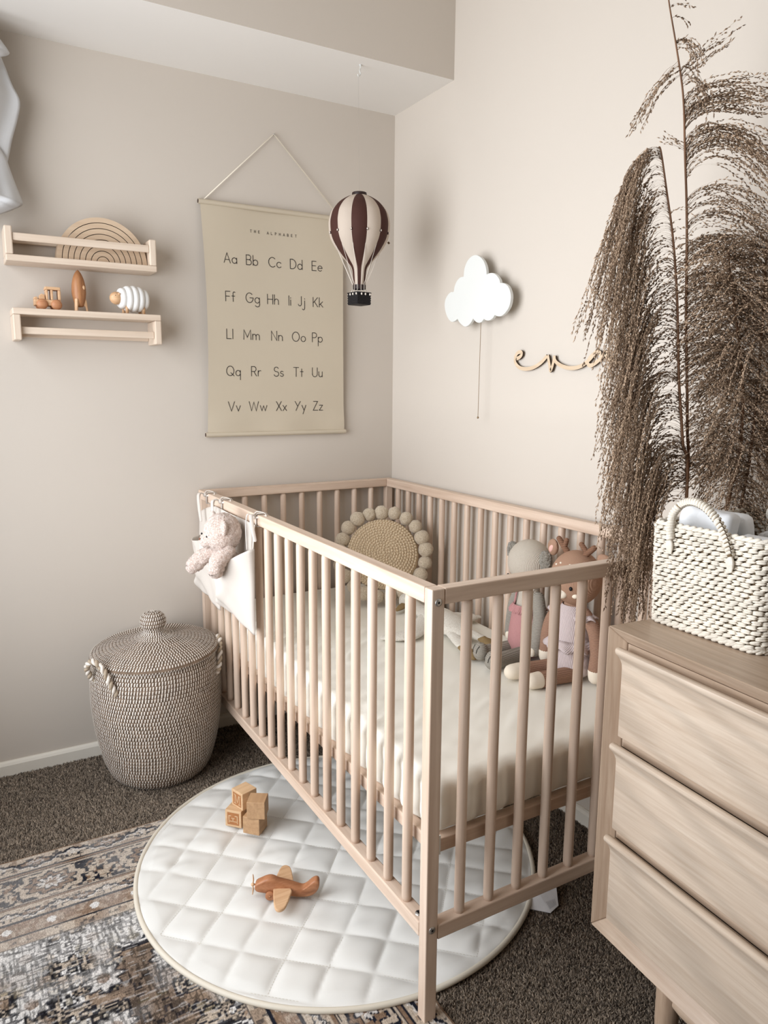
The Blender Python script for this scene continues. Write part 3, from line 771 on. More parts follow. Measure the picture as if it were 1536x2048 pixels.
# ------------------------------------------------------------------ alphabet wall hanging
def arc(cx, cy, rx, ry, a0, a1, n=18): return [(cx + rx * math.cos(R(a0 + (a1 - a0) * i / n)), cy + ry * math.sin(R(a0 + (a1 - a0) * i / n))) for i in range(n + 1)]
GL = {
 'A': [[(0, 0), (.36, 1), (.72, 0)], [(.12, .32), (.60, .32)]],
 'B': [[(0, 0), (0, 1), (.30, 1)] + arc(.30, .76, .22, .24, 90, -90) + [(0, .52)], [(.3, .52)] + arc(.32, .26, .26, .26, 90, -90) + [(0, 0)]],
 'C': [arc(.44, .5, .44, .5, 48, 312, 26)],
 'D': [[(0, 0), (0, 1), (.22, 1)] + arc(.22, .5, .46, .5, 90, -90, 24) + [(0, 0)]],
 'E': [[(.52, 0), (0, 0), (0, 1), (.52, 1)], [(0, .52), (.44, .52)]], 'F': [[(0, 0), (0, 1), (.52, 1)], [(0, .5), (.44, .5)]],
 'G': [arc(.42, .5, .42, .5, 45, 360, 28) + [(.46, .5)]], 'H': [[(0, 0), (0, 1)], [(.62, 0), (.62, 1)], [(0, .5), (.62, .5)]],
 'I': [[(0, 0), (0, 1)]], 'J': [[(.36, 1), (.36, .22)] + arc(.17, .22, .19, .22, 0, -165)],
 'K': [[(0, 0), (0, 1)], [(.56, 1), (.02, .42)], [(.16, .56), (.58, 0)]], 'L': [[(0, 1), (0, 0), (.52, 0)]],
 'M': [[(0, 0), (.03, 1), (.42, .22), (.81, 1), (.84, 0)]], 'N': [[(0, 0), (0, 1), (.64, 0), (.64, 1)]], 'O': [arc(.43, .5, .43, .5, 0, 360, 32)],
 'P': [[(0, 0), (0, 1), (.30, 1)] + arc(.30, .74, .24, .26, 90, -90) + [(0, .48)]], 'Q': [arc(.43, .5, .43, .5, 0, 360, 32), [(.50, .3), (.88, -.02)]],
 'R': [[(0, 0), (0, 1), (.30, 1)] + arc(.30, .74, .24, .26, 90, -90) + [(0, .48)], [(.28, .48), (.58, 0)]],
 'S': [arc(.27, .75, .25, .25, 25, 250, 16) + arc(.27, .25, .28, .26, 75, -160, 16)], 'T': [[(0, 1), (.62, 1)], [(.31, 0), (.31, 1)]],
 'U': [[(0, 1), (0, .3)] + arc(.31, .3, .31, .3, 180, 360) + [(.62, 1)]], 'V': [[(0, 1), (.36, 0), (.72, 1)]], 'W': [[(0, 1), (.27, 0), (.55, .95), (.83, 0), (1.10, 1)]],
 'X': [[(0, 1), (.6, 0)], [(.6, 1), (0, 0)]], 'Y': [[(0, 1), (.32, .45), (.64, 1)], [(.32, .45), (.10, 0)]], 'Z': [[(.04, 1), (.56, 1), (0, 0), (.58, 0)]],
 'a': [arc(.27, .28, .27, .28, 0, 360, 24), [(.54, .56), (.54, 0)]], 'b': [arc(.27, .28, .27, .28, 0, 360, 24), [(0, 1), (0, 0)]],
 'c': [arc(.28, .28, .28, .28, 42, 318)], 'd': [arc(.27, .28, .27, .28, 0, 360, 24), [(.54, 1), (.54, 0)]],
 'e': [[(.02, .30), (.54, .30)] + arc(.28, .28, .27, .28, 5, 315, 24)], 'f': [[(.38, .94)] + arc(.28, .78, .13, .2, 60, 180) + [(.15, 0)], [(0, .55), (.34, .55)]],
 'g': [arc(.27, .28, .27, .28, 0, 360, 24), [(.54, .56), (.54, -.15)] + arc(.28, -.15, .26, .25, 0, -150)], 'h': [[(0, 1), (0, 0)], [(0, .32)] + arc(.23, .32, .23, .25, 180, 0) + [(.46, 0)]],
 'i': [[(0, .56), (0, 0)], [(0, .76), (0, .80)]], 'j': [[(.2, .56), (.2, -.2)] + arc(.04, -.2, .16, .2, 0, -140), [(.2, .76), (.2, .80)]],
 'k': [[(0, 1), (0, 0)], [(.42, .58), (.02, .22)], [(.14, .33), (.46, 0)]], 'l': [[(0, 1), (0, 0)]],
 'm': [[(0, .58), (0, 0)], [(0, .34)] + arc(.20, .34, .20, .23, 180, 0) + [(.40, 0)], [(.40, .34)] + arc(.60, .34, .20, .23, 180, 0) + [(.80, 0)]],
 'n': [[(0, .58), (0, 0)], [(0, .34)] + arc(.23, .34, .23, .23, 180, 0) + [(.46, 0)]], 'o': [arc(.28, .28, .28, .28, 0, 360, 24)],
 'p': [arc(.27, .28, .27, .28, 0, 360, 24), [(0, .56), (0, -.42)]], 'q': [arc(.27, .28, .27, .28, 0, 360, 24), [(.54, .56), (.54, -.42)]],
 'r': [[(0, .58), (0, 0)], [(0, .3)] + arc(.24, .3, .24, .27, 180, 70)], 's': [arc(.18, .42, .16, .14, 30, 250, 12) + arc(.18, .14, .18, .15, 75, -160, 12)],
 't': [[(.17, .85), (.17, 0)], [(0, .55), (.36, .55)]], 'u': [[(0, .57), (0, .25)] + arc(.22, .25, .22, .25, 180, 360) + [(.44, .57)], [(.44, .57), (.44, 0)]],
 'v': [[(0, .57), (.24, 0), (.48, .57)]], 'w': [[(0, .57), (.2, 0), (.4, .55), (.6, 0), (.8, .57)]], 'x': [[(0, .57), (.42, 0)], [(.42, .57), (0, 0)]],
 'y': [[(0, .57), (.25, .02)], [(.5, .57), (.12, -.40)]], 'z': [[(.02, .57), (.42, .57), (0, 0), (.44, 0)]],
}
def gwidth(c): return max(p[0] for s in GL[c] for p in s)
def stroke(mb, pts, hw, fn):
    """flat ribbon along 2-D points with round-ish joins"""
    n = len(pts); L_ = []; R_ = []
    closed = math.hypot(pts[0][0] - pts[-1][0], pts[0][1] - pts[-1][1]) < 1e-6
    for i in range(n):
        if i == 0: d = (pts[1][0] - pts[0][0], pts[1][1] - pts[0][1])
        elif i == n - 1: d = (pts[-1][0] - pts[-2][0], pts[-1][1] - pts[-2][1])
        else:
            a = (pts[i][0] - pts[i - 1][0], pts[i][1] - pts[i - 1][1]); b = (pts[i + 1][0] - pts[i][0], pts[i + 1][1] - pts[i][1])
            la = math.hypot(*a) or 1; lb = math.hypot(*b) or 1; d = (a[0] / la + b[0] / lb, a[1] / la + b[1] / lb)
        l = math.hypot(*d) or 1; d = (d[0] / l, d[1] / l)
        k = 1.0
        if 0 < i < n - 1:
            ca = (a[0] * d[0] + a[1] * d[1]) / la; k = min(2.2, 1 / max(.3, ca))
        e = hw if i in (0, n - 1) and not closed else 0
        ox = -d[0] * e if i == 0 else d[0] * e
        oy = -d[1] * e if i == 0 else d[1] * e
        L_.append((pts[i][0] + ox - d[1] * hw * k, pts[i][1] + oy + d[0] * hw * k)); R_.append((pts[i][0] + ox + d[1] * hw * k, pts[i][1] + oy - d[0] * hw * k))
    v = [fn(*p) for p in L_] + [fn(*p) for p in R_]
    mb.add(v, [(i, i + 1, n + i + 1, n + i) for i in range(n - 1)])

def poster():
    x0, x1, z0, z1 = -.700, -.207, 1.020, 1.728
    root = thing('alphabet_wall_hanging', ((x0 + x1) / 2, 0, z0), 'cream canvas alphabet chart hanging from a cord on the back wall', 'wall hanging')
    canvas = plain('poster_canvas', (194, 182, 162), rough=.8, var=.015, vscale=4, bump=.2, bscale=900, spec=.15, bdist=.0005)
    def surf(u, v, off=0.0):
        x = x0 + (x1 - x0) * u; z = z0 + (z1 - z0) * v
        e = math.sin(PI * v)
        y = -.010 - .013 * e * (.45 + .55 * abs(2 * u - 1) ** 2) - .0025 * math.sin(u * 9 + .6) * (v ** 2) - .003 * math.exp(-((v - .03) / .06) ** 2) * (1 + .6 * math.sin(u * 14))
        x += .008 * e * (1 - 2 * u) * (abs(2 * u - 1) ** 2)
        return (x, y - off, z)
    MB().grid(lambda u, v: surf(u, v), 80, 90).build('canvas_sheet', canvas, root)
    dark = plain('rod_end', (70, 50, 40), rough=.6)
    for nm, z, a, b in (('top_rail', z1 + .004, x0 - .006, x1 + .006), ('bottom_rail', z0 - .004, x0 - .006, x1 + .006)):
        p = MB(); p.tube([(a, -.011, z), (b, -.011, z)], .0085, 16, flat=.9); r_ = p.build(nm, canvas, root, angle=40)
        MB().tube([(a - .001, -.011, z), (a + .0002, -.011, z)], .0062, 14).build('rod_end', dark, r_)
    cord = plain('cotton_cord', (226, 216, 198), rough=.8)
    ap = (-.4535, -.0075, 1.965)
    cd = MB(); cd.tube([(x0 + .012, -.011, z1 + .010), ap, (x1 - .012, -.011, z1 + .010)], .0018, 8); cd.build('hanging_cord', cord, root)
    nl = MB().cyl((ap[0], 0, ap[2] - .001), (ap[0], -.012, ap[2] - .001), .0016, seg=10); nl.build('nail', M['steel'], root)
    ink = plain('letter_ink', (40, 36, 36), rough=.8)
    lt = MB()
    def P(x, z): return surf((x - x0) / (x1 - x0), (z - z0) / (z1 - z0), .0009)
    rows = [(1.556, 'Aa Bb Cc Dd Ee', [-.634, -.5577, -.4806, -.4055, -.3276]), (1.4385, 'Ff Gg Hh Ii Jj Kk', [-.6334, -.5629, -.488, -.4128, -.379, -.3252]),
            (1.322, 'Ll Mm Nn Oo Pp', [-.6335, -.5738, -.4768, -.4027, -.3292]), (1.2055, 'Qq Rr Ss Tt Uu', [-.6361, -.549, -.4693, -.399, -.3295]), (1.0915, 'Vv Ww Xx Yy Zz', [-.631, -.5586, -.4625, -.3942, -.3265])]
    S = .0302; KX = .98
    for zb, txt, xs in rows:
        for pr, x in zip(txt.split(), xs):
            cx = x; lt = MB()
            for c in pr:
                for st in GL[c]: stroke(lt, [(cx + p[0] * S * KX, zb + p[1] * S) for p in st], .00100, P)
                cx += (gwidth(c) * KX + .20) * S
            lt.build('letter_pair', ink, root, smooth_=False)
    hd = MB(); s = .0078; txt = 'THE ALPHABET'; cx = -.541; span = .170; step = span / 12.2
    for c in txt:
        if c != ' ':
            for st in GL[c]: stroke(hd, [(cx + p[0] * s, 1.657 + p[1] * s) for p in st], .00055, P)
        cx += step * (1.12 if c == ' ' else 1.0)
    hd.build('heading', ink, root, smooth_=False)
poster()

# ------------------------------------------------------------------ hot-air balloon
def balloon():
    c = (-.3045, -.309, 0)
    root = thing('hot_air_balloon', (c[0], c[1], 1.42), 'brown and cream striped fabric hot-air balloon hanging in the corner', 'mobile')
    fb = plain('brown_fabric', (70, 44, 38), rough=.7, var=.08, bump=.3, bscale=900, spec=.15); fc = plain('cream_fabric', (190, 176, 162), rough=.75, var=.03, bump=.3, bscale=900, spec=.15)
    prof = [(.0185, 1.478), (.0200, 1.503), (.0240, 1.528), (.039, 1.547), (.0575, 1.569), (.076, 1.596), (.0862, 1.620), (.0895, 1.652), (.087, 1.672), (.080, 1.692), (.0620, 1.714), (.040, 1.729), (.026, 1.735), (.018, 1.7375)]
    P_, _ = smooth([(a, 0, b) for a, b in prof], 1, 4)
    prof = [(p.x, p.z) for p in P_]
    view = math.atan2(-2.37 - c[1], -1.405 - c[0])
    for k in range(12):
        a0 = view + R(-15 + 30 * k); mb = MB(); n = 8; v = []
        for r, z in prof:
            for j in range(n + 1):
                t = j / n; q = r * (1 + .035 * math.sin(PI * t) * min(1, r / .06)); a = a0 + R(30) * t
                v.append((c[0] + q * math.cos(a), c[1] + q * math.sin(a), z))
        f = [(i * (n + 1) + j, i * (n + 1) + j + 1, (i + 1) * (n + 1) + j + 1, (i + 1) * (n + 1) + j) for i in range(len(prof) - 1) for j in range(n)]
        mb.add(v, f); o = mb.build('gore', fb if k % 2 == 0 else fc, root)
    dk = plain('dark_wood', (46, 32, 30), rough=.5)
    MB().lathe([(0, 1.7365), (.0215, 1.7365), (.0225, 1.740), (.0215, 1.7445), (0, 1.7455)], c, 28).build('top_cap', dk, root, angle=40)
    MB().lathe([(.0155, 1.466), (.0200, 1.466), (.0200, 1.4785), (.0155, 1.4785), (.0155, 1.466)], c, 24).build('neck_ring', dk, root, angle=40)
    st = plain('white_string', (226, 216, 204), rough=.8); bead = plain('bead', (60, 36, 30), rough=.3, spec=.6)
    hb = .0245
    bk = R(8)
    def corner_pt(a):   # point on the square basket rim in direction a
        ca, sa = math.cos(a - bk), math.sin(a - bk); k = hb / max(abs(ca), abs(sa)); x, y = ca * k, sa * k
        return (c[0] + x * math.cos(bk) - y * math.sin(bk), c[1] + x * math.sin(bk) + y * math.cos(bk))
    for k in range(12):
        a = view + R(-15 + 30 * k); p0 = (c[0] + .0885 * math.cos(a), c[1] + .0885 * math.sin(a), 1.626)
        b_ = MB().ball(p0, (.0034, .0034, .0042), 10, 8).build('bead', bead, root)
        MB().ball((p0[0] + .002 * math.cos(a), p0[1] + .002 * math.sin(a), p0[2]), (.0021, .0021, .003), 8, 6).build('bead_centre', st, b_)
        q1 = (c[0] + .0212 * math.cos(a), c[1] + .0212 * math.sin(a), 1.4805); q2 = (c[0] + .0208 * math.cos(a), c[1] + .0208 * math.sin(a), 1.465)
        x, y = corner_pt(a); q3 = (x, y, 1.4535)
        MB().tube([p0, q1, q2, q3], .00062, 6).build('string', st, root)
        MB().ball((x + .002 * math.cos(a), y + .002 * math.sin(a), 1.4505), (.0026, .0026, .0038), 8, 6).build('knot', st, root)
    # woven square basket
    mb = MB(); nrow = 9; per = 12
    for i in range(nrow):
        z = 1.4215 + i * .0036
        for s_ in range(4):
            for j in range(per):
                t = (j + .5 * (i % 2)) / per * 2 - 1 + 1 / per
                if abs(t) > 1: continue
                ang = bk + s_ * PI / 2; lx, ly = t * hb, -hb
                x = c[0] + lx * math.cos(ang) - ly * math.sin(ang); y = c[1] + lx * math.sin(ang) + ly * math.cos(ang)
                mb.ball((x, y, z), (.0025, .0016, .0021), 6, 4, Matrix.Rotation(ang, 3, 'Z') @ Matrix.Rotation(.5, 3, 'Y'))
    bm_ = plain('black_wicker', (24, 20, 22), rough=.6, spec=.4)
    bsk = MB(); Rm = Matrix.Rotation(bk, 3, 'Z')
    def bx(mbx, x0, x1, y0, y1, z0, z1):
        v = [Rm @ Vector((x, y, 0)) for y in (y0, y1) for x in (x0, x1)]
        V = [(c[0] + p.x, c[1] + p.y, z) for z in (z0, z1) for p in v]
        mbx.add(V, [(0, 2, 3, 1), (4, 5, 7, 6), (0, 1, 5, 4), (2, 6, 7, 3), (0, 4, 6, 2), (1, 3, 7, 5)])
    h = hb - .0005
    for q in ((-h, h, -h, -h + .001), (-h, h, h - .001, h), (-h, -h + .001, -h, h), (h - .001, h, -h, h), ): bx(bsk, *q, 1.420, 1.453)
    bx(bsk, -h, h, -h, h, 1.4195, 1.421)
    bo = bsk.build('basket', bm_, root, smooth_=False)
    w = mb.build('weave', bm_, bo); w['kind'] = 'stuff'
    rim = MB(); r2 = hb + .0012
    cs = [Rm @ Vector(p) for p in ((-r2, -r2, 0), (r2, -r2, 0), (r2, r2, 0), (-r2, r2, 0), (-r2, -r2, 0))]
    for a, b_ in zip(cs[:-1], cs[1:]): rim.tube([(c[0] + a.x, c[1] + a.y, 1.4545), (c[0] + b_.x, c[1] + b_.y, 1.4545)], .0018, 6)
    rim.build('rim', bm_, bo)
    # little fabric tag on the right side
    a = view + R(105); q = Vector((c[0] + .088 * math.cos(a), c[1] + .088 * math.sin(a), 1.607))
    tg = MB(); rt = Vector((.866, -.5, 0)); u = (rt * .7 + Vector((0, 0, -.7))).normalized(); w_ = (rt * .7 + Vector((0, 0, .7))).normalized()
    tg.add([q, q + u * .007, q + u * .007 + w_ * .006, q + w_ * .006], [(0, 1, 2, 3)]); tgo = tg.build('tag', plain('tag_cloth', (120, 100, 70), rough=.8), root, smooth_=False)
    nrm = Vector((-.5, -.866, 0)) * .0004; t2 = MB(); cc = q + u * .0035 + w_ * .003
    t2.add([cc + nrm + u * .002, cc + nrm + w_ * .002, cc + nrm - u * .002, cc + nrm - w_ * .002], [(0, 1, 2, 3)]); t2.build('printed_mark', dk, tgo, smooth_=False)
    ln, nt, b = newmat('nylon'); b.inputs['Transmission Weight'].default_value = .9; b.inputs['Roughness'].default_value = .1; b.inputs['IOR'].default_value = 1.1
    MB().tube([(c[0], c[1], 1.7455), (-.3080, -.309, 2.0660)], .00022, 6).build('thread', ln, root)
balloon()

# ------------------------------------------------------------------ cloud lamp
CLOUD = [(-0.4885, 1.5021), (-0.4921, 1.5251), (-0.5049, 1.5442), (-0.5246, 1.5548), (-0.5444, 1.5566), (-0.5642, 1.55), (-0.5842, 1.5347), (-0.5966, 1.5143), (-0.6009, 1.495), (-0.6134, 1.4967), (-0.6301, 1.4952), (-0.6468, 1.487), (-0.6596, 1.4745), (-0.6642, 1.4642), (-0.6802, 1.4619), (-0.6985, 1.4519), (-0.7099, 1.435), (-0.7132, 1.4177), (-0.7074, 1.3964), (-0.6925, 1.3818), (-0.675, 1.3733), (-0.6568, 1.3734), (-0.6442, 1.3781), (-0.6344, 1.3695), (-0.62, 1.3647), (-0.6051, 1.3658), (-0.5942, 1.3709), (-0.5838, 1.3634), (-0.5709, 1.3612), (-0.5553, 1.3654), (-0.5415, 1.3755), (-0.5308, 1.3645), (-0.5153, 1.3562), (-0.4993, 1.3551), (-0.4827, 1.3624), (-0.4692, 1.3719), (-0.4622, 1.3804), (-0.4467, 1.3742), (-0.4298, 1.374), (-0.4123, 1.3848), (-0.3983, 1.4037), (-0.391, 1.4263), (-0.3953, 1.4451), (-0.4119, 1.4598), (-0.4263, 1.4643), (-0.4384, 1.4639), (-0.4426, 1.4782), (-0.4539, 1.4929), (-0.47, 1.5016)]
CUSP = {0, 8, 13, 22, 26, 30, 36, 44}
def cloud():
    root = thing('cloud_lamp', (-.03, -.55, 1.45), 'white cloud-shaped wall lamp with a pull chain beside the balloon', 'lamp')
    n = len(CLOUD); pts = []
    cu = sorted(i for i in CUSP) + [n]
    C2 = CLOUD + [CLOUD[0]]
    for a, b in zip(cu[:-1], cu[1:]):
        seg = [(0, p[0], p[1]) for p in C2[a:b + 1]]
        q, _ = smooth(seg, 1, 4); pts += [(p.y, p.z) for p in q[:-1]]
    mb = MB(); mb.prism(pts, lambda a, b, d: (d, a, b), -.0450, -.0350)
    mb.build('cloud_panel', M['white_paint'], root, smooth_=False, bevel=.0012)
    bx = MB().box(-.035, -.0002, -.60, -.50, 1.395, 1.475).build('wall_mount', M['white_paint'], root, smooth_=False, bevel=.003)
    ch = MB(); ch_m = plain('brass_chain', (150, 128, 100), rough=.35, metal=.8)
    zt, zb, y = 1.372, 1.086, -.5745
    k = 0; z = zt
    while z > zb:
        ch.ball((-.040, y + (zt - z) * .006, z), (.0013, .0013, .0015), 6, 5); z -= .0033
    ch.build('pull_chain', ch_m, root); MB().ball((-.040, y + .0018, zb - .002), .0032, 14, 10).build('chain_knob', ch_m, root)
cloud()

# ------------------------------------------------------------------ cut plywood name
EV = [
 [(-0.7058, 1.255), (-0.717, 1.2576), (-0.7258, 1.2635), (-0.7276, 1.2699), (-0.7207, 1.2731), (-0.7095, 1.2705), (-0.7005, 1.2606), (-0.6993, 1.2484), (-0.7076, 1.2371), (-0.7232, 1.2288), (-0.7459, 1.2255), (-0.7714, 1.2275), (-0.7961, 1.2353), (-0.8165, 1.2466), (-0.8313, 1.259)],
 [(-0.8343, 1.2607), (-0.8384, 1.2483), (-0.8431, 1.2332), (-0.8472, 1.2192), (-0.8536, 1.2307), (-0.8576, 1.2441), (-0.8599, 1.2585)],
 [(-0.8609, 1.2581), (-0.8626, 1.2477), (-0.8715, 1.239), (-0.8919, 1.2304), (-0.9149, 1.2255), (-0.9372, 1.2251), (-0.9587, 1.2291), (-0.9764, 1.2375), (-0.9922, 1.2486), (-1.0019, 1.258), (-1.0118, 1.2637), (-1.0223, 1.2595), (-1.020, 1.2542)],
 [(-0.999, 1.2571), (-0.9863, 1.2466), (-0.9826, 1.2365), (-0.989, 1.2303), (-1.0008, 1.2322), (-1.0178, 1.2415), (-1.0315, 1.2518), (-1.0407, 1.262), (-1.0435, 1.2525), (-1.0536, 1.2421), (-1.0682, 1.2346), (-1.0891, 1.232), (-1.1106, 1.2336), (-1.1287, 1.2387), (-1.1438, 1.2454)]]
def name_sign():
    root = thing('plywood_name_sign', (-.004, -.92, 1.24), 'cut plywood cursive name sign on the wall, half behind pampas grass', 'sign')
    wd = wood('sign_ply', (214, 194, 168), (192, 168, 140), 'y', rough=.5, scale=1.2); sc_ = plain('laser_edge', (52, 36, 26), rough=.8)
    mb = MB()
    for k, e in enumerate(EV):
        P_, _ = smooth([(0, a, b) for a, b in e], 1, 5); pts = [(p.y, p.z) for p in P_]; n = len(pts)
        hw = .0041; xf = -.0105 - k * .00012; xb = -.0060
        for i in range(n): pass
        L_ = []; R_ = []
        for i in range(n):
            a = pts[max(i - 1, 0)]; b = pts[min(i + 1, n - 1)]; d = (b[0] - a[0], b[1] - a[1]); l = math.hypot(*d) or 1; nx_, nz_ = -d[1] / l, d[0] / l
            w = hw * (1.0 + .25 * abs(d[0] / l))
            L_.append((pts[i][0] + nx_ * w, pts[i][1] + nz_ * w)); R_.append((pts[i][0] - nx_ * w, pts[i][1] - nz_ * w))
        v = [(xf, *p) for p in L_] + [(xf, *p) for p in R_] + [(xb, *p) for p in L_] + [(xb, *p) for p in R_]
        mb.add(v, [(i, i + 1, n + i + 1, n + i) for i in range(n - 1)], 0)
        mb.add(v, [(i, 2 * n + i, 2 * n + i + 1, i + 1) for i in range(n - 1)] + [(n + i, n + i + 1, 3 * n + i + 1, 3 * n + i) for i in range(n - 1)] + [(0, n, 3 * n, 2 * n), (n - 1, 3 * n - 1, 4 * n - 1, 2 * n - 1)], 1)
    mb.build('cursive_letters', [wd, sc_], root, smooth_=False)
    pd = MB()
    for y, z in ((-.745, 1.2255), (-.925, 1.2252), (-1.09, 1.232)): pd.box(-.006, -.0002, y - .003, y + .003, z - .003, z + .003)
    pd.build('spacer_pad', sc_, root, smooth_=False)
name_sign()

# ------------------------------------------------------------------ curtain at the left edge
def curtain():
    root = thing('curtain_swag', (-1.36, -.06, 2.05), 'pale grey fabric curtain gathered high on the left of the back wall', 'curtain')
    cm = plain('curtain_linen', (200, 200, 200), rough=.85, var=.02, bump=.25, bscale=600, spec=.1, bdist=.0008); cm.node_tree.nodes['Principled BSDF'].inputs['Subsurface Weight'].default_value = 0
    # right-hand outline of the drape, top to bottom: (z, x)
    def mk(name, edge, dep, seed, left=-1.62, hem=None):
        E_, _ = smooth([(x, 0, z) for z, x in edge], 1, 5)
        nv = len(E_) - 1; nu = 60
        def fn(u, v):
            i = min(nv, int(round(v * nv))); ex, ez = E_[i].x, E_[i].z
            x = left + (ex - left) * u
            ph = u * 15 + seed + .6 * math.sin(v * 3 + seed)
            y = dep - .028 * math.sin(ph) * (1 - .25 * v) - .010 * math.sin(ph * 2.3 + v * 4) - .012 * nz((u * 4, v * 5, seed), 1)
            z = ez + .012 * math.sin(ph + 1) * v + ((hem or 0) * (1 - u) * v)
            return (x + .006 * math.sin(v * 9 + seed) * (1 - u), y, z)
        o = MB().grid(fn, nu, nv).build(name, cm, root); md = o.modifiers.new('s', 'SOLIDIFY'); md.thickness = .0012; return o
    mk('main_drape', [(2.085, -1.262), (2.065, -1.243), (2.02, -1.228), (1.99, -1.218), (1.95, -1.205), (1.915, -1.190), (1.87, -1.199), (1.82, -1.215), (1.77, -1.228), (1.72, -1.243), (1.66, -1.258), (1.60, -1.27)], -.060, .3)
    mk('tail', [(1.80, -1.26), (1.765, -1.237), (1.74, -1.228), (1.70, -1.216), (1.665, -1.205), (1.655, -1.2035), (1.648, -1.215), (1.640, -1.232), (1.628, -1.262)], -.100, 2.1)
    mk('top_fold', [(2.082, -1.30), (2.072, -1.255), (2.05, -1.237), (2.02, -1.214), (2.012, -1.212), (2.004, -1.222), (1.995, -1.245), (1.985, -1.27)], -.115, 1.2)
    rod = MB(); rod.tube([(-1.90, -.085, 2.075), (-1.29, -.085, 2.075)], .009, 14); rd = rod.build('curtain_rod', M['white_paint'], root)
    for x in (-1.85, -1.40): MB().cyl((x, 0, 2.075), (x, -.085, 2.075), .006).build('rod_bracket', M['white_paint'], rd)
curtain()
# ------------------------------------------------------------------ tall lidded seagrass basket
def stitch_rows(mb, rows, tilt=None, w=.0019, hgt=.0052, d=.0011, arcw=.0086):
    w *= .88; d *= 1.3
    """small wrapped stitches: rows of (r, z, slope) around the z axis; slope = profile angle"""
    for i, (r, z, sl, per) in enumerate(rows):
        n = max(8, int(2 * PI * r / per)); ph = (i % 2) * .5
        cs, sn = math.cos(sl), math.sin(sl)        # along-profile direction (dr, dz)
        for k in range(n):
            a = 2 * PI * (k + ph + random.uniform(-.08, .08)) / n; ca, sa = math.cos(a), math.sin(a)
            L_ = hgt * random.uniform(.85, 1.1); sk = .0008
            v = []
            for u, o_ in ((-1, 0), (0, 1), (1, 0)):
                rr = r + cs * u * L_ - sn * -1 * 0 + sn * o_ * d; zz = z + sn * u * L_ - cs * o_ * d * 0 
                rr = r + cs * u * L_ + sn * o_ * d; zz = z + sn * u * L_ - cs * o_ * d
                for t in (-1, 1):
                    tt = t * w + sk * u
                    v.append((rr * ca - tt * sa, rr * sa + tt * ca, zz))
            mb.add(v, [(0, 1, 3, 2), (2, 3, 5, 4)])

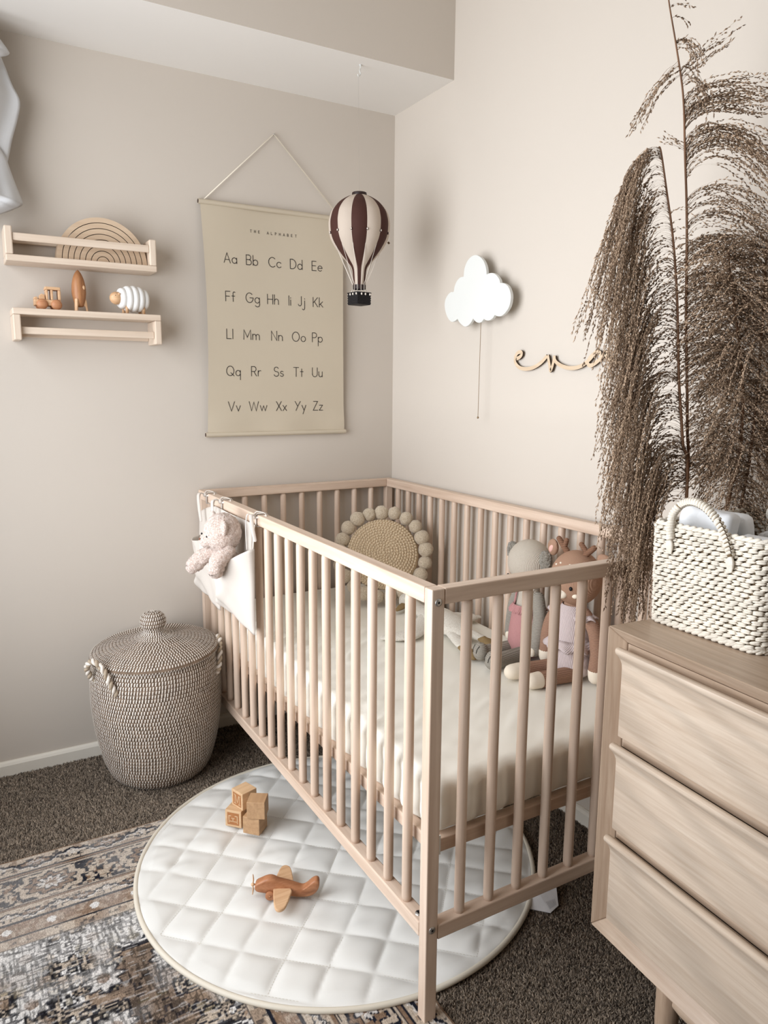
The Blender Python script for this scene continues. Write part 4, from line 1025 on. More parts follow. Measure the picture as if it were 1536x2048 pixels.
def storage_basket():
    C0 = Vector((-.935, -.190, 0)); MAXR = .186
    root = thing('lidded_laundry_basket', tuple(C0), 'tall round woven seagrass basket with domed lid and knob beside the crib', 'basket')
    core = plain('seagrass_core', (122, 104, 88), rough=.75, var=.25, vscale=40, bump=.4, bscale=300, spec=.15)
    wht = plain('seagrass_stitch', (218, 210, 200), rough=.7, var=.10, vscale=60, spec=.2)
    prof = [(.118, .004), (.138, .022), (.154, .055), (.1690, .110), (.1790, .170), (.1850, .230), (.1860, .280), (.1840, .325), (.1780, .358), (.1715, .378)]
    P_, _ = smooth([(a, 0, b) for a, b in prof], 1, 12); P_ = [(p.x, p.z) for p in P_]
    # resample into coils
    def coils(P_, step, bulge):
        seg = [0]
        for a, b in zip(P_[:-1], P_[1:]): seg.append(seg[-1] + math.hypot(b[0] - a[0], b[1] - a[1]))
        def at(s):
            for i in range(len(seg) - 1):
                if seg[i + 1] >= s:
                    t = (s - seg[i]) / max(1e-9, seg[i + 1] - seg[i]); a, b = P_[i], P_[i + 1]
                    l = math.hypot(b[0] - a[0], b[1] - a[1]) or 1
                    return (a[0] + (b[0] - a[0]) * t, a[1] + (b[1] - a[1]) * t, (b[0] - a[0]) / l, (b[1] - a[1]) / l)
            a, b = P_[-2], P_[-1]; l = math.hypot(b[0] - a[0], b[1] - a[1]) or 1
            return (b[0], b[1], (b[0] - a[0]) / l, (b[1] - a[1]) / l)
        n = int(seg[-1] / step); out = []; rows = []
        for i in range(n):
            s0 = seg[-1] * i / n; st_ = seg[-1] / n
            for t in (0, .25, .5, .75):
                r, z, tx, tz = at(s0 + st_ * t); q = bulge * math.sin(PI * t)
                out.append((r + tz * q, z - tx * q))
            r, z, tx, tz = at(s0 + st_ * .5); rows.append((r + tz * (bulge + .0006), z - tx * (bulge + .0006), math.atan2(tz, tx), .0083))
        r, z, _, _ = at(seg[-1]); out.append((r, z)); return out, rows
    out, rows = coils(P_, .0112, .0030)
    body = MB(); body.lathe([(0, .003)] + out + [(.165, .378), (.168, .34), (.172, .25), (.150, .06), (0, .02)], C0, 120)
    bo = body.build('body', core, root)
    st = MB(); stitch_rows(st, rows, hgt=.0050); st.v = [(a + C0.x, b + C0.y, c) for a, b, c in st.v]
    so = st.build('white_stitching', wht, bo); so['kind'] = 'stuff'
    # lid, slightly tilted and sitting on the rim
    lid_prof = [(.1800, .000), (.1830, .006), (.1790, .013), (.160, .022), (.13, .031), (.10, .038), (.07, .044), (.045, .050), (.030, .058), (.026, .066), (.027, .073), (.033, .084), (.0345, .096), (.031, .108), (.022, .117), (.010, .1205), (.001, .121)]
    P2, _ = smooth([(a, 0, b) for a, b in lid_prof], 1, 8); P2 = [(p.x, p.z) for p in P2]
    out, rows = coils(P2, .0098, .0026)
    rows = [(r, z, s, .0083 if r > .06 else .0066) for r, z, s, p in rows]
    T = Matrix.Translation(C0 + Vector((.002, .0, .3835))) @ Matrix.Rotation(R(3.2), 4, Vector((.7, -.7, 0)).cross(Vector((0, 0, 1))).normalized() * -1) if False else Matrix.Translation(C0 + Vector((.0, .0, .3855))) @ Matrix.Rotation(R(2.6), 4, Vector((.55, -.83, 0)))
    ld = MB(); ld.lathe([(0, -.001), (.175, -.002)] + out, (0, 0, 0), 120); ld.v = [tuple(T @ Vector(p)) for p in ld.v]
    lo = ld.build('lid', core, root)
    st = MB(); stitch_rows(st, rows, hgt=.0044, w=.0018); st.v = [tuple(T @ Vector(p)) for p in st.v]
    so = st.build('lid_stitching', wht, lo); so['kind'] = 'stuff'
    # twisted rope handles
    rp_ = plain('rope_strand', (168, 152, 132), rough=.75, var=.15, vscale=80)
    def rope(pts, name):
        P_, _ = smooth(pts, 1, 14); mb = MB(); n = len(P_)
        for s_ in range(2):
            Q = []
            for i, p in enumerate(P_):
                t = (P_[min(i + 1, n - 1)] - P_[max(i - 1, 0)]).normalized(); u = t.orthogonal().normalized(); w = t.cross(u)
                a = i * .62 + s_ * PI; Q.append(p + (u * math.cos(a) + w * math.sin(a)) * .0042)
            mb.tube(Q, .0048, 8, mi=s_)
        return mb.build(name, [rp_, wht], root)
    def on_body(a, z, k): r = .182; return (C0.x + (r + k) * math.cos(a), C0.y + (r + k) * math.sin(a), z)
    a0 = R(204)
    rope([on_body(a0 - .26, .335, -.002), on_body(a0 - .25, .352, .012), on_body(a0 - .22, .385, .022), on_body(a0 - .02, .412, .022), on_body(a0 + .16, .392, .018), on_body(a0 + .27, .350, .014), on_body(a0 + .33, .318, .004)], 'rope_handle')
    a0 = R(-12)
    rope([on_body(a0 + .26, .365, -.006), on_body(a0 + .2, .395, .004), on_body(a0 + .0, .405, .007), on_body(a0 - .2, .375, .008), on_body(a0 - .34, .335, .008), on_body(a0 - .38, .318, .000)], 'rope_handle')
storage_basket()

# ------------------------------------------------------------------ alphabet blocks on the mat
def blocks():
    bl = wood('block_wood', (216, 184, 146), (196, 160, 122), 'x', rough=.6, scale=1.5); bd = wood('block_side', (192, 156, 118), (166, 130, 96), 'y', rough=.6, scale=1.5); burnt = plain('block_print', (166, 112, 70), rough=.7, var=.1, vscale=60)
    grp = 'wooden alphabet blocks piled on the play mat'
    s = .047; zz = .0245
    spec = [((-.834, -.616), zz, -47, 'E', 0, 'alphabet block with a sideways letter E, under the letter M block', 90),
            ((-.8045, -.670), zz, -47, None, 0, 'plain wooden block on the mat nearest the toy aeroplane, under another block', 0),
            ((-.8145, -.6175), zz + s + .0004, 18, 'M', 3, 'alphabet block with the letter M, on top of the pile at the left', 0),
            ((-.800, -.6800), zz + s + .0004, -33, None, 0, 'plain wooden block on top of the pile, right of the letter M block', 0)]
    for (x, y), z, yaw, ch, face, lab, rot in spec:
        root = thing('alphabet_block', (x, y, z), lab, 'block', grp, rz=R(yaw))
        h = s / 2
        o = MB().box(-h, h, -h, h, 0, s).build('cube_body', bl if ch else bd, root, smooth_=False, bevel=.0014, world=False); WL[o.name] = Vector((0, 0, 0))
        if ch:
            # printed panels on two faces: front (-y) and left (-x)
            def pl(fi):
                def fn(a, b, off=.0002):
                    if fi == 0: return (a, -h - off, s / 2 + b)
                    return (-h - off, -a, s / 2 + b)
                return fn
            fn = pl(face); q = .0172
            pnl = MB().add([fn(-q, -q), fn(q, -q), fn(q, q), fn(-q, q)], [(0, 1, 2, 3)]); p = pnl.build('stamped_panel', burnt, o, smooth_=False, world=False)
            ser = {'E': [[(0, 0), (.8, 0), (.8, .25)], [(.16, 0), (.16, 1)], [(0, 1), (.78, 1), (.78, .78)], [(.16, .52), (.52, .52)], [(.52, .66), (.52, .38)]],
                   'M': [[(0, 0), (.28, 0)], [(.14, 0), (.14, 1)], [(0, 1), (.22, 1), (.5, .15), (.78, 1), (1, 1)], [(.86, 1), (.86, 0)], [(.72, 0), (1, 0)]]}[ch]
            k = .0245; lt = MB()
            for st in ser:
                pts = []
                for a, b in st:
                    a2, b2 = (a - .45) * k, (b - .5) * k
                    if rot: a2, b2 = -b2, a2
                    pts.append((a2, b2))
                stroke(lt, pts, .0012, lambda a, b: fn(a, b, .0006))
            lt.build('raised_letter', bl, p, smooth_=False, world=False)
blocks()

# ------------------------------------------------------------------ wooden aeroplane
def plane():
    root = thing('toy_aeroplane', (-.828, -.949, .024), 'brown wooden toy aeroplane standing on the quilted mat', 'toy')
    D = Vector((.886, -.464, 0)).normalized(); S_ = Vector((-D.y, D.x, 0)); O = Vector((-.895, -.914, -.0005))
    def W(s, w, z): return O + D * s + S_ * w + Vector((0, 0, z))
    prof = [(.0, .050), (.003, .060), (.013, .066), (.028, .073), (.040, .0735), (.055, .066), (.075, .060), (.098, .051), (.110, .048), (.120, .053), (.131, .064), (.141, .068), (.147, .062), (.146, .048), (.137, .034), (.122, .0265), (.10, .0265), (.07, .030), (.04, .0335), (.018, .038), (.005, .042)]
    P_, _ = smooth([(a, 0, b) for a, b in prof + [prof[0]]], 1, 3); poly = [(p.x, p.z) for p in P_[:-1]]
    mb = MB(); n = len(poly); cx = sum(a for a, b in poly) / n
    layers = [(-.0115, .72), (-.0100, .90), (-.006, 1.0), (.006, 1.0), (.0100, .90), (.0115, .72)]
    def mid(s): 
        zs = [b for a, b in poly if abs(a - s) < .012] or [.05]; return (max(zs) + min(zs)) / 2
    v = []
    for w, k in layers:
        for a, b in poly:
            m_ = mid(a); aa = .07 + (a - .07) * (1 - (1 - k) * .08); v.append(W(aa, w, m_ + (b - m_) * k))
    f = [(l * n + i, l * n + (i + 1) % n, (l + 1) * n + (i + 1) % n, (l + 1) * n + i) for l in range(5) for i in range(n)]
    f += [tuple(range(n))[::-1], tuple(5 * n + i for i in range(n))]
    mb.add(v, f); tw = wood('plane_wood', (188, 132, 94), (146, 92, 60), 'x', rough=.4, scale=1.6)
    mb.build('fuselage', tw, root, angle=50)
    # wings, tapered with round tips
    for sg in (-1, 1):
        out = [(.043, 0), (.083, 0), (.082, .030), (.076, .055), (.070, .064), (.062, .067), (.054, .062), (.049, .046), (.045, .022)]
        Q, _ = smooth([(a, b, 0) for a, b in out], 1, 3); out2 = [(p.x, p.y) for p in Q]
        m2 = MB(); m2.prism(out2 if sg > 0 else out2[::-1], lambda a, b, d, sg=sg: W(a, sg * (b + .0105), .0475 + d - b * .05), -.0035, .0035)
        m2.build('wing', M['toy_light'], root, smooth_=False, bevel=.0022)
    for sg in (-1, 1):
        c = W(.036, sg * .0145, .0350); m3 = MB(); a = W(.036, sg * .0115, .0350); b = W(.036, sg * .0175, .0350)
        m3.tube([a, a.lerp(b, .2), a.lerp(b, .8), b], [.0088, .0108, .0108, .0088], 22); wh = m3.build('wheel', tw, root, angle=40)
        MB().cyl(b, b + S_ * sg * .0006, .003, seg=12).build('axle_pin', M['rocket_wood'], wh)
    pr = MB(); c = W(-.0045, 0, .054)
    for sg in (-1, 1):
        for t in range(1):
            e = (Vector((0, 0, 1)) * .9 + S_ * .35).normalized() * sg; pr.limb([c, c + e * .010 + D * .001, c + e * .019], [.0022, .0042, .0030], 10, 3, flat=.4, upv=D)
    pr.ball(c, .0042, 12, 8); pr.build('propeller', M['toy_light'], root)
    MB().cyl(c, W(.004, 0, .054), .002).build('nose_pin', M['rocket_wood'], root)
plane()

# ------------------------------------------------------------------ pocket hanger on the crib rail, bear inside
M['linen'] = plain('cream_linen', (208, 200, 191), rough=.85, var=.02, vscale=10, bump=.3, bscale=900, spec=.1, bdist=.0005)
def hanger():
    root = thing('pocket_organiser', (-.742, -.30, .817), 'cream linen pocket organiser tied over the crib rail, bear in its pocket', 'organiser')
    def panel(u, v):
        y = -.045 - .515 * u; z = .815 - .275 * v
        z -= .045 * max(0, 1 - u / .35) ** 1.5 * (1 - v) ; y -= -.035 * v * (1 - u) * .0 + .0
        y += .045 * v * u ** 3
        x = -.7440 - .0035 * (1 + math.sin(u * 13 + v * 2)) * (.35 + .65 * v) - .003 * v
        return (x, y, z)
    o = MB().grid(panel, 60, 30).build('back_panel', M['linen'], root); o.modifiers.new('s', 'SOLIDIFY').thickness = .0014
    def pocket(ya, yb, ztl, ztm, ztr, zb, bul, name, skew=0):
        def fn(u, v):
            y = ya + (yb - ya) * u
            zt = ztl * (1 - u) ** 2 + 2 * u * (1 - u) * ztm + ztr * u * u
            z = zt + (zb + .030 - .055 * u - zt) * v
            s = math.sin(PI * min(1, max(0, u))) ** .62
            b = bul * s * (1 - v) ** .55 + .012 * s
            fold = .007 * math.sin(u * 9 + v * 5) * s * (1 - .4 * v) + .003 * math.sin(u * 21 - v * 8) * s + .016 * max(0, 1 - abs(u + v * .7 - .95) / .12) * s * v
            return (-.7495 - .003 * v - b - fold, y + skew * v * (1 - u), z)
        q = MB().grid(fn, 44, 30).build(name, M['linen'], root); q.modifiers.new('s', 'SOLIDIFY').thickness = .0014
        return q
    pocket(-.30, -.560, .705, .640, .752, .540, .066, 'pocket')
    pocket(-.06, -.262, .700, .690, .735, .528, .035, 'pocket')
    # ties round the rail with hanging tails
    for y, tails in ((-.108, [(-.02, -.075, .010), (.012, -.03, 0)]), (-.262, [(-.012, -.055, .012), (.03, -.052, .0)]), (-.548, [(.004, -.085, .006), (-.03, -.055, .0)])):
        mb = MB(); xo, xi, zt, zb_ = X1 - .0030, X1 + RTK + .0030, H + .0025, H - RH - .003
        mb.tube([(xo, y, zb_), (xo, y, zt - .004), (xo + .004, y, zt), (xi - .004, y, zt), (xi, y, zt - .004), (xi, y, zb_), (xo, y, zb_)], .0055, 8, flat=.25)
        k = Vector((xo - .004, y, H - .004)); mb.ball(k, (.006, .008, .007), 10, 8)
        for dy, dz, dx in tails:
            mb.limb([k, k + Vector((-.012 - dx, dy * .4, .006)), k + Vector((-.016 - dx, dy, dz * .4)), k + Vector((-.014 - dx, dy * 1.4, dz))], [.003, .0050, .0052, .0046], 8, 4, flat=.28)
        # bow loop
        L0 = [k, k + Vector((.004, -.014, .014)), k + Vector((.018, -.034, .012)), k + Vector((.020, -.030, .002)), k + Vector((.004, -.008, -.002))]
        mb.limb(L0, [.003, .0048, .005, .0048, .003], 8, 5, flat=.28)
        mb.build('tie', M['linen'], root)
hanger()

def fuzzy(name, rgb, rgb2=None, scale=260, strength=1.0, dist=.004):
    mt, nt, b = newmat(name); L = nt.links.new; tc = N(nt, 'ShaderNodeTexCoord')
    n = N(nt, 'ShaderNodeTexNoise', inp={'Scale': scale, 'Detail': 4, 'Roughness': .7, 'Distortion': .6}); L(tc.outputs['Object'], n.inputs['Vector'])
    c = lin(rgb); d = lin(rgb2) if rgb2 else tuple(x * .6 for x in c)
    r = ramp(nt, [(.35, d), (.6, c)]); L(n.outputs['Fac'], r.inputs[0]); L(r.outputs[0], b.inputs['Base Color'])
    b.inputs['Roughness'].default_value = 1; b.inputs['Specular IOR Level'].default_value = .05; b.inputs['Sheen Weight'].default_value = .3
    bp = N(nt, 'ShaderNodeBump', inp={'Strength': strength, 'Distance': dist}); L(n.outputs['Fac'], bp.inputs['Height']); L(bp.outputs[0], b.inputs['Normal'])
    return mt

def furball(amt, sc):
    return lambda p: p + Vector((nz(p, sc), nz(p + Vector((5, 0, 0)), sc), nz(p + Vector((0, 7, 0)), sc))) * amt
def dball(mb, c, r, seg=40, rings=28, M_=None, amt=.0034, sc=160):
    k = len(mb.v); mb.ball(c, r, seg, rings, M_); f = furball(amt, sc)
    for i in range(k, len(mb.v)): mb.v[i] = tuple(f(Vector(mb.v[i])))

def bear():
    f = fuzzy('cream_plush', (238, 222, 212), (196, 168, 152), 240, 1.0, .005); fb = furball(.0040, 150)
    root = thing('teddy_bear', (-.80, -.45, .66), 'pale pink plush teddy bear sitting in the crib pocket organiser', 'teddy bear')
    hc = Vector((-.8030, -.462, .7830))
    mb = MB(); dball(mb, (-.796, -.452, .700), (.036, .044, .052)); mb.build('body', f, root)
    mb = MB(); dball(mb, hc, (.0500, .0540, .0540), 52, 36); dball(mb, hc + Vector((-.036, .012, -.020)), (.024, .026, .021), 30, 20)
    hd = mb.build('head', f, root)
    for dy, z, a in ((-.046, .020, 20), (.038, .030, -10)):
        mb = MB(); Mr = Matrix.Rotation(R(a), 3, 'X'); dball(mb, hc + Vector((-.012, dy, z)), (.0085, .017, .024), 24, 18, Mr, .002); mb.build('ear', f, root)
        
    for dy in (.022, -.024): MB().ball(hc + Vector((-.0475, dy + .010, -.004)), (.0025, .003, .003), 10, 8).build('eye', M['black'], hd)
    MB().ball(hc + Vector((-.0590, .012, -.014)), (.003, .005, .0035), 10, 8).build('nose', plain('brown_thread', (120, 84, 66)), hd)
    for pts in ([(-.818, -.415, .724), (-.842, -.398, .706), (-.862, -.386, .684), (-.866, -.384, .678)], [(-.800, -.505, .738), (-.830, -.508, .718), (-.838, -.506, .696), (-.838, -.505, .688)]):
        mb = MB(); mb.limb(pts, [.018, .0215, .0225, .019], 26, 7, disp=fb); mb.build('arm', f, root)
bear()

# ------------------------------------------------------------------ pom-pom cushion in the far corner of the crib
def cushion():
    c = Vector((-.212, -.303, .627)); n = Vector((-.42, -.80, .42)).normalized(); r_ = Vector((n.y, -n.x, 0)).normalized() * -1; u_ = n.cross(r_) * -1
    if u_.z < 0: u_ = -u_
    Mx = Matrix((r_, u_, n)).transposed()
    root = thing('pompom_cushion', (c.x, c.y, .467), 'round beige woven cushion edged with pom-poms in the crib corner', 'cushion')
    base_ = knit('jute_knit', (214, 194, 164), 'x', 60, .4, (170, 150, 124))
    mb = MB(); mb.ball(c, (.119, .119, .030), 60, 24, Mx); cu = mb.build('cushion_body', base_, root)
    st = MB(); i = 0; r = .004
    th = 0
    while r < .116:
        zt = .030 * math.sqrt(max(0, 1 - (r / .119) ** 2))
        p = c + Mx @ Vector((r * math.cos(th), r * math.sin(th), zt + .0002))
        sl = -.030 * r / (.119 ** 2) / max(.3, math.sqrt(max(.05, 1 - (r / .119) ** 2)))
        Mr = Mx @ Matrix.Rotation(th, 3, 'Z') @ Matrix.Rotation(math.atan(-sl), 3, 'Y') @ Matrix.Rotation(.45, 3, 'Z')
        st.ball(p, (.0040, .0058, .0042), 6, 5, Mr)
        ds = .0098; th += ds / max(r, .006); r += .0088 * ds / (2 * PI * max(r, .006))
    q = st.build('crochet_stitches', base_, cu); q['kind'] = 'stuff'
    pf = fuzzy('pompom_yarn', (212, 198, 176), (172, 154, 130), 300, .8, .003)
    pm = MB(); dball(pm, (0, 0, 0), .0240, 22, 16, None, .0022, 90); first = None
    for k in range(21):
        a = 2 * PI * (k + .3) / 21; rr = .1425 + random.uniform(-.003, .003)
        p = c + Mx @ Vector((rr * math.cos(a), rr * math.sin(a), random.uniform(-.006, .010)))
        p.x = min(p.x, -.070); p.z = max(p.z, .4905)
        if first is None:
            first = pm.build('pompom', pf, None); first.parent = root; first.location = p - wloc(root); o = first
        else: o = copy_part(first, root, p - wloc(root))
        o.rotation_euler = (random.uniform(0, 6), random.uniform(0, 6), random.uniform(0, 6)); s = random.uniform(.92, 1.08); o.scale = (s, s, s)
cushion()

# ------------------------------------------------------------------ plush goose lying on the sheet
def goose():
    w = fuzzy('white_terry', (230, 225, 214), (204, 196, 182), 320, .7, .003); t = plain('olive_velour', (140, 118, 84), rough=.9, var=.1, vscale=40, bump=.4, bscale=300, spec=.1)
    root = thing('plush_goose', (-.21, -.62, .467), 'white plush goose with tan feet lying flat on the crib sheet', 'soft toy')
    fb = furball(.0018, 80); z = .467
    mb = MB(); mb.limb([(-.187, -.450, z + .024), (-.192, -.500, z + .023), (-.203, -.560, z + .026), (-.207, -.640, z + .031), (-.210, -.700, z + .029), (-.213, -.755, z + .021)], [.024, .022, .032, .048, .047, .026], 28, 6, disp=fb, flat=.56, upv=(0, 0, 1))
    mb.build('body', w, root)
    mb = MB(); dball(mb, (-.184, -.428, z + .029), (.034, .034, .027), 30, 20, None, .0015, 90); hd = mb.build('head', w, root)
    mb = MB(); mb.limb([(-.206, -.436, z + .022), (-.226, -.446, z + .018), (-.244, -.452, z + .014)], [.013, .012, .007], 14, 4, flat=.7, upv=(0, 0, 1)); mb.build('beak', t, hd)
    MB().ball((-.205, -.452, z + .047), .0022, 8, 6).build('eye', M['black'], hd)
    for pts in ([(-.235, -.600, z + .028), (-.280, -.640, z + .020), (-.330, -.672, z + .014), (-.385, -.655, z + .010), (-.402, -.645, z + .009)], [(-.180, -.600, z + .028), (-.135, -.615, z + .022), (-.095, -.628, z + .017), (-.066, -.634, z + .015)]):
        n = len(pts); mb = MB(); mb.limb(pts, [.024, .026, .028, .020, .011][:n - 1] + [.012], 20, 5, disp=fb, flat=.38, upv=(0, 0, 1)); mb.build('wing', w, root)
    for pts in ([(-.232, -.735, z + .020), (-.244, -.780, z + .014), (-.258, -.822, z + .011), (-.268, -.868, z + .010), (-.272, -.885, z + .009)], [(-.192, -.735, z + .020), (-.180, -.765, z + .016), (-.172, -.795, z + .013), (-.177, -.832, z + .012), (-.184, -.848, z + .010)]):
        mb = MB(); mb.limb(pts[:3], [.018, .018, .014], 18, 5, disp=fb, flat=.6, upv=(0, 0, 1)); mb.build('thigh', w, root)
        mb = MB(); mb.limb(pts[2:], [.015, .019, .017], 18, 5, disp=fb, flat=.5, upv=(0, 0, 1)); mb.build('foot', t, root)
goose()

# ------------------------------------------------------------------ knitted koala and deer dolls
def koala():
    g = knit('grey_knit', (196, 186, 172), 'y', 150, .6, (154, 143, 129), fuzz=.6); gz = knit('grey_knit_legs', (156, 150, 140), 'z', 85, .6, (116, 110, 100), fuzz=.4); pk = knit('pink_knit', (190, 142, 140), 'y', 130, .5, (166, 116, 116))
    fz = fuzzy('curly_ear', (168, 160, 146), (104, 96, 84), 320, 1, .005); cr = plain('cream_felt', (224, 214, 196), rough=.9)
    root = thing('koala_doll', (-.13, -.935, .467), 'grey knitted koala doll in a pink romper sitting against the slats', 'doll')
    c = Vector((-.128, -.930, 0))
    mb = MB(); mb.limb([c + Vector((0, 0, .520)), c + Vector((.002, 0, .575)), c + Vector((.003, 0, .640)), c + Vector((.003, 0, .668))], [.042, .040, .028, .022], 26, 6); mb.build('body', g, root)
    pr = MB(); pr.lathe([(.001, .4690), (.030, .4705), (.046, .486), (.0505, .505), (.0485, .540), (.044, .572), (.0400, .602), (.0385, .612)], c, 40); rp = pr.build('romper', pk, root)
    rf = MB(); v = []; n = 96
    for j, (r, z) in enumerate(((.0390, .612), (.0440, .604), (.0475, .594))):
        for i in range(n): a = 2 * PI * i / n; q = r + .0022 * j * math.sin(a * 17); v.append((c.x + q * math.cos(a), c.y + q * math.sin(a), z + .0016 * j * math.cos(a * 17)))
    rf.add(v, [(j * n + i, j * n + (i + 1) % n, (j + 1) * n + (i + 1) % n, (j + 1) * n + i) for j in range(2) for i in range(n)]); rf.build('ruffle', pk, rp)
    for s in (-1, 1): MB().tube([c + Vector((-.030, s * .020, .610)), c + Vector((-.022, s * .022, .640)), c + Vector((0, s * .020, .652))], .0028, 8).build('strap', pk, rp)
    hc = Vector((-.1250, -.926, .7225)); mb = MB(); mb.ball(hc, (.0555, .0600, .0600), 40, 30); hd = mb.build('head', g, root)
    for dy in (.062, -.062):
        mb = MB(); dball(mb, hc + Vector((-.004, dy, .016)), (.0135, .0205, .0275), 30, 22, Matrix.Rotation(R(-15 if dy > 0 else 15), 3, 'X'), .0040, 170); mb.build('ear', fz, root)
    MB().ball(hc + Vector((-.046, .012, -.042)), (.009, .009, .014), 16, 12).build('nose', M['black'], hd)
    for dy in (.032, -.008): MB().ball(hc + Vector((-.0450, dy, -.036)), (.003, .0035, .004), 10, 8).build('eye', M['black'], hd)
    for hp, ft in (((-.150, -.905, .488), (-.262, -.908, .491)), ((-.150, -.955, .488), (-.276, -.975, .491))):
        hp = Vector(hp); ft = Vector(ft); mb = MB(); mb.limb([hp, hp.lerp(ft, .5), ft.lerp(hp, .12)], [.0190, .0188, .0195], 22, 6); lg = mb.build('leg', gz, root)
        mb = MB(); mb.ball(ft + Vector((-.002, 0, .004)), (.020, .0225, .0240), 26, 18, Matrix.Rotation(R(-10), 3, 'Z')); fo = mb.build('foot', gz, lg)
        st = MB()
        for dy in (-.007, .006):
            st.tube([ft + Vector((-.0225, dy, .004)), ft + Vector((-.0215, dy * 1.2, .014)), ft + Vector((-.014, dy * 1.4, .0235))], .0007, 5)
        st.build('claw_stitching', M['black'], fo)
    for pts in ([(-.128, -.968, .636), (-.140, -.990, .590), (-.152, -.996, .540), (-.158, -.994, .508)], [(-.128, -.892, .636), (-.126, -.872, .590), (-.122, -.862, .540), (-.124, -.860, .508)]):
        mb = MB(); mb.limb(pts, [.016, .0175, .0185, .0175], 20, 6); am = mb.build('arm', gz, root)
        p = Vector(pts[-1]); MB().ball(p + Vector((-.0120, -.004, -.002)), (.0075, .010, .013), 16, 12).build('paw_patch', cr, am)
koala()

def deer():
    b = knit('brown_knit', (168, 134, 112), 'y', 150, .5, (140, 108, 88), fuzz=.6); bz = knit('brown_knit_limbs', (158, 124, 104), 'z', 85, .6, (122, 92, 76), fuzz=.4); ds = knit('lilac_knit', (206, 192, 190), 'y', 110, .5, (176, 160, 160)); an = knit('antler_knit', (134, 100, 80), 'z', 70, .5)
    cr = plain('cream_felt', (228, 216, 198), rough=.9); pkf = plain('pink_felt', (222, 178, 166), rough=.9)
    root = thing('deer_doll', (-.125, -1.09, .467), 'brown knitted deer doll with antlers in a pale lilac dress', 'doll')
    c = Vector((-.122, -1.090, 0))
    mb = MB(); mb.limb([c + Vector((0, 0, .520)), c + Vector((.002, 0, .575)), c + Vector((.003, 0, .635)), c + Vector((.003, 0, .660))], [.040, .038, .030, .024], 26, 6); mb.build('body', b, root)
    pr = MB(); pr.lathe([(.001, .4695), (.036, .4705), (.0525, .484), (.0545, .505), (.050, .545), (.0445, .585), (.040, .620), (.036, .640), (.028, .652)], c, 44); rp = pr.build('dress', ds, root)
    def ruffle(z0, r0, r1, dz, amp, k, ctr, ax=None):
        v = []; n = 120
        for j in range(4):
            t = j / 3; r = r0 + (r1 - r0) * t
            for i in range(n): a = 2 * PI * i / n; q = r + amp * t * math.sin(a * k); v.append((ctr.x + q * math.cos(a), ctr.y + q * math.sin(a), z0 + dz * t + amp * .8 * t * math.cos(a * k)))
        return MB().add(v, [(j * n + i, j * n + (i + 1) % n, (j + 1) * n + (i + 1) % n, (j + 1) * n + i) for j in range(3) for i in range(n)])
    q = ruffle(.566, .0480, .0640, -.020, .0055, 9, c).build('skirt_ruffle', ds, rp); q.modifiers.new('s', 'SOLIDIFY').thickness = .003
    for s in (-1, 1):
        q = ruffle(.636, .0155, .0270, -.010, .0040, 7, c + Vector((-.004, s * .043, 0))).build('sleeve_ruffle', ds, rp); q.modifiers.new('s', 'SOLIDIFY').thickness = .003
    hc = Vector((-.1270, -1.098, .7205)); mb = MB(); mb.ball(hc, (.0600, .0640, .0670), 44, 32)
    hd = mb.build('head', b, root)
    def onh(d, k=1.0): d = Vector(d).normalized(); return hc + Vector((d.x * .060, d.y * .064, d.z * .067)) * k
    mb = MB(); mb.ball(onh((-.90, -.02, -.52), .93), (.012, .019, .014), 22, 16); mz = mb.build('muzzle', cr, hd)
    MB().ball(onh((-.93, -.05, -.34), 1.14), (.005, .008, .005), 12, 8).build('nose', M['black'], mz)
    MB().ball(onh((-.72, -.62, -.55), .955), (.0055, .0095, .0070), 16, 12).build('cheek', cr, hd)
    for d in ((-.80, -.50, -.20), (-.82, .46, -.20)): MB().ball(onh(d, .995), (.0035, .0045, .0055), 12, 10).build('eye', M['black'], hd)
    for d in ((-.80, .10, .62), (-.84, -.12, .50), (-.72, -.32, .60), (-.80, .32, .52)):
        MB().ball(onh(d, .995), (.0026, .0032, .0026), 8, 6).build('spot', cr, hd)
    # ears
    for s, p in ((1, Vector((-.128, -1.014, .780))), (-1, Vector((-.108, -1.176, .768)))):
        Mr = Matrix.Rotation(R(48 * s), 3, 'X') @ Matrix.Rotation(R(-20), 3, 'Y')
        e = MB().ball(p, (.0095, .0190, .0290), 20, 16, Mr).build('ear', b, root); MB().ball(p + Vector((-.0065, -.001, -.002)), (.0042, .0075, .0165), 14, 12, Mr).build('inner_ear', pkf, e)
    for base_, tip, br in (((-.125, -1.060, .778), (-.130, -1.036, .806), (-.128, -1.060, .806)), ((-.125, -1.120, .779), (-.125, -1.148, .803), (-.130, -1.112, .806))):
        mb = MB(); mb.limb([base_, Vector(base_).lerp(Vector(tip), .5), tip], [.0075, .0072, .0070], 14, 4); mb.limb([Vector(base_).lerp(Vector(tip), .3), br], [.0062, .0060], 12, 3); mb.build('antler', an, root)
    for hp, ft in (((-.150, -1.060, .487), (-.272, -1.043, .488)), ((-.150, -1.122, .487), (-.268, -1.112, .488))):
        hp = Vector(hp); ft = Vector(ft); mb = MB(); mb.limb([hp, hp.lerp(ft, .45), ft.lerp(hp, .2)], [.0195, .0188, .0200], 22, 6); lg = mb.build('leg', bz, root)
        mb = MB(); mb.limb([ft.lerp(hp, .18), ft], [.0204, .0190], 22, 5); mb.build('foot', cr, lg)
        if ft.y < -1.09:
            mb = MB(); y = ft.y - .0202; mb.add([(-.196, y + .002, .4995), (-.176, y + .001, .5000), (-.176, y + .0002, .4920), (-.196, y + .0012, .4915)], [(0, 1, 2, 3)]); mb.build('care_label', M['white_paint'], lg, smooth_=False)
